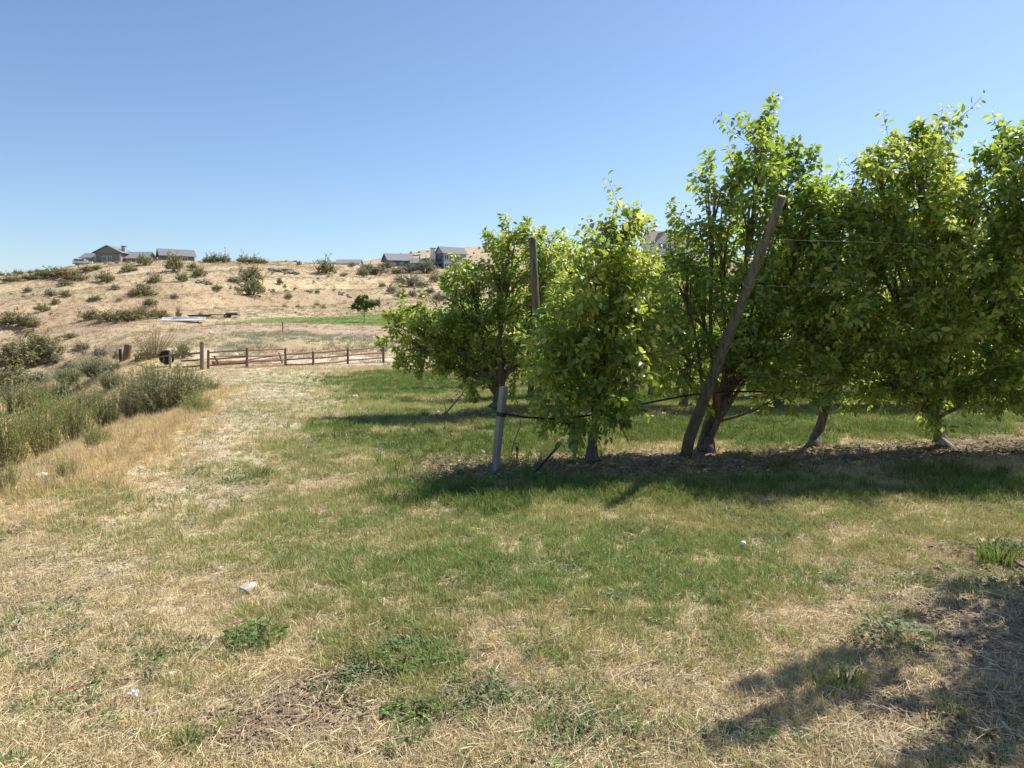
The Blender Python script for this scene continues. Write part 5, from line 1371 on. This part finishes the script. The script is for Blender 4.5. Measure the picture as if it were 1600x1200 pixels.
for f, lab in ((.86, 'topmost trellis wire from the leaning post'), (.70, 'second trellis wire from the top'), (.49, 'third trellis wire from the top'), (.36, 'lowest trellis wire from the leaning post')):
    s0 = b + ax * f + Vector((.07, -.02, 0)); rowy = lambda x_: 7.45 + ROW_S * x_
    W = [s0] + [Vector((x_, max(s0.y, rowy(x_) - .62) if q_ > .4 else s0.y + (rowy(x_) - .62 - s0.y) * q_ / .4 * .9, s0.z - .05 * math.sin(math.pi * q_))) for q_, x_ in [(q / 12, s0.x + (9.5 - s0.x) * q / 12) for q in range(1, 13)]]
    m = MB(); m.tube([q - s0 for q in W], .0012, k=4); o = m.build('trellis_wire', M_WIRE); o.location = s0; tag(o, lab, 'wire', 'trellis wires of the front row')
b = ground(846, 655); b.y -= .75; b = Vector((at_depth(846, 655, b.y).x, b.y, h1(at_depth(846, 655, b.y).x, b.y))); t = at_depth(832, 371, b.y - .1)
m = MB(); ax = t - b; m.tube([Vector((0, 0, -.2)), ax * .3, ax * .7, ax * .985, ax], [.062, .06, .058, .056, .045], k=12, jit=.04); o = m.build('row_post', M_POST, None, True); o.location = b; tag(o, 'upright timber post rising out of the second row crown', 'post')
# short stake with strap
b = ground(773, 738); t = at_depth(787, 604, b.y + .03); ax = t - b
sk = empty('anchor_stake', b, 0, 'short grey split timber stake at the end of the front row', 'stake')
m = MB(); m.tube([Vector((0, 0, -.15)), ax * .25, ax * .5, ax * .75, ax], [.045, .044, .044, .045, .046], k=4, jit=.04); m.build('shaft', M_GREYWOOD, sk)
m = MB(); c = ax * .68
for k in range(3): m.tube([c + ax.normalized() * (.014 * k - .014 - .006), c + ax.normalized() * (.014 * k - .014 + .006)], [.052, .052], k=14)
m.build('strap', M_HOSE, sk)
knot = b + c
yl_ = lambda px: ground(px, 715).y
pts = [knot + Vector((.05, 0, 0))] + [at_depth(px, py, knot.y + .02 + (px - 787) * .0028) for px, py in [(820, 652), (870, 655), (930, 648), (985, 635), (1030, 626), (1080, 617), (1140, 612), (1200, 612), (1290, 615), (1360, 617), (1450, 614), (1530, 611), (1610, 609), (1700, 608), (1800, 607)]]
m = MB(); m.tube([q - knot for q in pts], .0115, k=7); o = m.build('irrigation_line', M_HOSE, None, True); o.location = knot; tag(o, 'black irrigation line running along the front row from the stake', 'hose')
b = ground(808, 721)
sp_ = empty('sprinkler_riser', b, 0, 'small rusty sprinkler riser beside the grey stake', 'sprinkler')
M_RUST = simple_mat('rusty_pipe', (.20, .085, .035), (.34, .16, .07), scale=22, bump=.2)
m = MB(); m.tube([(0, 0, -.05), (0, 0, .13)], .011, k=8); m.build('riser', M_RUST, sp_)
m = MB(); m.tube([(0, 0, .13), (0, 0, .15), (0, 0, .165)], [.014, .018, .012], k=8); m.tube([(math.cos(a) * .024, 0, .19 + math.sin(a) * .024) for a in np.linspace(-2.0, 5.2, 13)], .005, k=5); m.build('head', M_HOSE, sp_)
s0 = at_depth(814, 652, b.y + .02)
m = MB(); pp = [s0] + [at_depth(px, py, b.y) for px, py in [(812, 668), (803, 690), (799, 708), (802, 718), (808, 722)]]; m.tube([q - b for q in pp], .004, k=5); o = m.build('drip_tube', M_HOSE, None, True); o.location = b; tag(o, 'thin black tube drooping from the irrigation line to the sprinkler', 'tube')
b = ground(832, 742); m = MB(); pp = [b] + [at_depth(px, py, b.y + .25 * k) - Vector((0, 0, 0)) for k, (px, py) in enumerate([(850, 722), (866, 704), (872, 697), (879, 688)], 1)]
m.tube([q - b for q in pp], [.012, .013, .014, .021, .019], k=8); o = m.build('hose_end', M_HOSE, None, True); o.location = b; tag(o, 'thick black hose end sticking up from the shaded strip', 'hose')
b = ground(694, 650); m = MB(); pp = [b - b] + [at_depth(px, py, b.y) - b for px, py in [(700, 642), (712, 628), (722, 616), (727, 606)]]
m.tube(pp, [.02, .016, .014, .012, .008], k=6); m.tube([pp[0], at_depth(697, 640, b.y) - b, at_depth(693, 628, b.y) - b], [.014, .01, .006], k=5); m.tube([pp[3], at_depth(730, 622, b.y) - b], [.009, .005], k=5); o = m.build('dead_branch', M_DEAD); o.location = b; tag(o, 'bare dark forked branch stuck in the ground by the second row', 'branch')
# litter and single weeds
def crumple(name, px, py, w, d, h, mat, label, cat, rz=0):
    p = ground(px, py); g = np.random.default_rng(int(px)); V = []; F = []; nx, ny = 6, 4
    for a in range(nx):
        for c in range(ny): V.append(((a / (nx - 1) - .5) * w * (1 + .1 * g.normal()), (c / (ny - 1) - .5) * d * (1 + .1 * g.normal()), .012 + h * g.uniform(0, 1)))
    F = [(a * ny + c, (a + 1) * ny + c, (a + 1) * ny + c + 1, a * ny + c + 1) for a in range(nx - 1) for c in range(ny - 1)]
    o = obj_np(name, np.array(V), [np.array(F)], [mat], smooth=False); o.location = p; o.rotation_euler = (0, 0, rz)
    sol = o.modifiers.new('thickness', 'SOLIDIFY'); sol.thickness = .004
    return tag(o, label, cat)
crumple('white_rag', 552, 622, .22, .16, .08, M_WHITE, 'white crumpled rag on the grass beyond the second row', 'rag')
crumple('paper_scrap', 208, 1090, .05, .03, .02, M_WHITE, 'small white paper scrap in the straw near the left corner', 'paper')
crumple('paper_strip', 264, 1057, .06, .015, .008, M_WHITE, 'narrow white paper strip above the paper scrap', 'paper', .4)
M_RED = simple_mat('red_stick', (.42, .09, .07), (.52, .13, .10), scale=20, bump=0)
p = ground(106, 1086); m = MB(); m.tube([(-.055, -.03, .02), (0, 0, .024), (.055, .035, .028)], .0025, k=6); o = m.build('red_stick', M_RED); o.location = p; tag(o, 'thin red stick in the straw near the left corner', 'stick')
p = ground(1045, 1170); m = MB(); m.tube([(-.01, -.045, .012), (.0, 0, .016), (.006, .045, .022)], [.005, .0045, .004], k=6); o = m.build('pale_twig', M_CUT); o.location = p; tag(o, 'short pale twig in the dry grass at the bottom', 'twig')
M_WGREEN = leaf_mat('weed_green', [(0, (.06, .12, .025)), (.6, (.10, .18, .04)), (1, (.19, .25, .07))], tfac=.3, rough=.5, spec=.3)
M_WGREY = leaf_mat('weed_grey_green', [(0, (.09, .14, .07)), (.6, (.15, .21, .11)), (1, (.30, .34, .22))], tfac=.25, rough=.6, spec=.2)
M_WORANGE = leaf_mat('weed_dried', [(0, (.30, .15, .06)), (1, (.46, .27, .12))], trans=(.4, .2, .08), tfac=.25, rough=.6, spec=.2)
def plant(px, py, kind, w, h, mat, label, n=60, name='weed_plant'):
    p = ground(px, py); s = p.y / FPX
    root = empty(name, p, 0, label, 'weed')
    if kind == 'grass': src = tuft('blades', n, w * s * .42, h * s, .0032, .9, int(px), mat, 3)
    else: src = leafy('leaves', n, w * s * .5, .032 if w < 60 else .04, h * s, int(px), mat)
    src.name = 'blades' if kind == 'grass' else 'leaves'
    link(src, root); src['kind'] = 'stuff'
    m = MB(); g = np.random.default_rng(int(px))
    for k in range(7):
        a = g.uniform(0, 6.28); m.tube([(0, 0, -.01), (math.cos(a) * w * s * .15, math.sin(a) * w * s * .15, h * s * .4), (math.cos(a) * w * s * .3, math.sin(a) * w * s * .3, h * s * g.uniform(.6, .9))], [.004, .003, .0015], k=4)
    m.build('stems', M_TWIG, root)
plant(1562, 878, 'grass', 80, 46, M_WGREEN, 'dense bright grass clump at the right edge in the mown strip', 150)
plant(1395, 1000, 'leaf', 110, 46, M_WGREY, 'grey green leafy weed inside the corner shadow', 170)
plant(1325, 1075, 'grass', 50, 40, M_WGREEN, 'small grass clump lit at the edge of the corner shadow', 60)
plant(402, 1000, 'leaf', 90, 30, M_WGREEN, 'dark green leafy mat in the left of the mown grass', 190)
plant(640, 1030, 'leaf', 110, 20, M_WGREEN, 'low green clover mat in the middle of the cut grass', 150)
plant(640, 1115, 'leaf', 80, 18, M_WGREEN, 'lower clover mat beside bare soil', 110)
plant(1237, 842, 'leaf', 26, 16, M_WGREEN, 'small broad leaved weed in the mown strip', 26)
plant(292, 1172, 'grass', 50, 36, M_WGREEN, 'short bright grass clump near the bottom left', 60)
plant(1212, 640, 'leaf', 24, 36, M_WORANGE, 'dried orange weed under the crown right of the leaning post', 70)
plant(410, 745, 'grass', 46, 22, M_WGREEN, 'grass clump where the dirt track meets the green', 70)
plant(1205, 690, 'grass', 20, 44, M_WGREEN, 'upright reedy weed behind the shaded strip', 22)
p = ground(1160, 862); pf = empty('puff_flower', p, 0, 'single pale seed head standing in the mown strip', 'flower')
m = MB(); m.tube([(0, 0, -.01), (.003, 0, .05)], .002, k=4); m.build('stem', M_TWIG, pf)
m = MB(); m.tube([(.003, 0, .048), (.003, 0, .053), (.003, 0, .064), (.003, 0, .075), (.003, 0, .08)], [.004, .016, .021, .016, .004], k=10); m.build('seed_head', M_WHITE, pf, True)
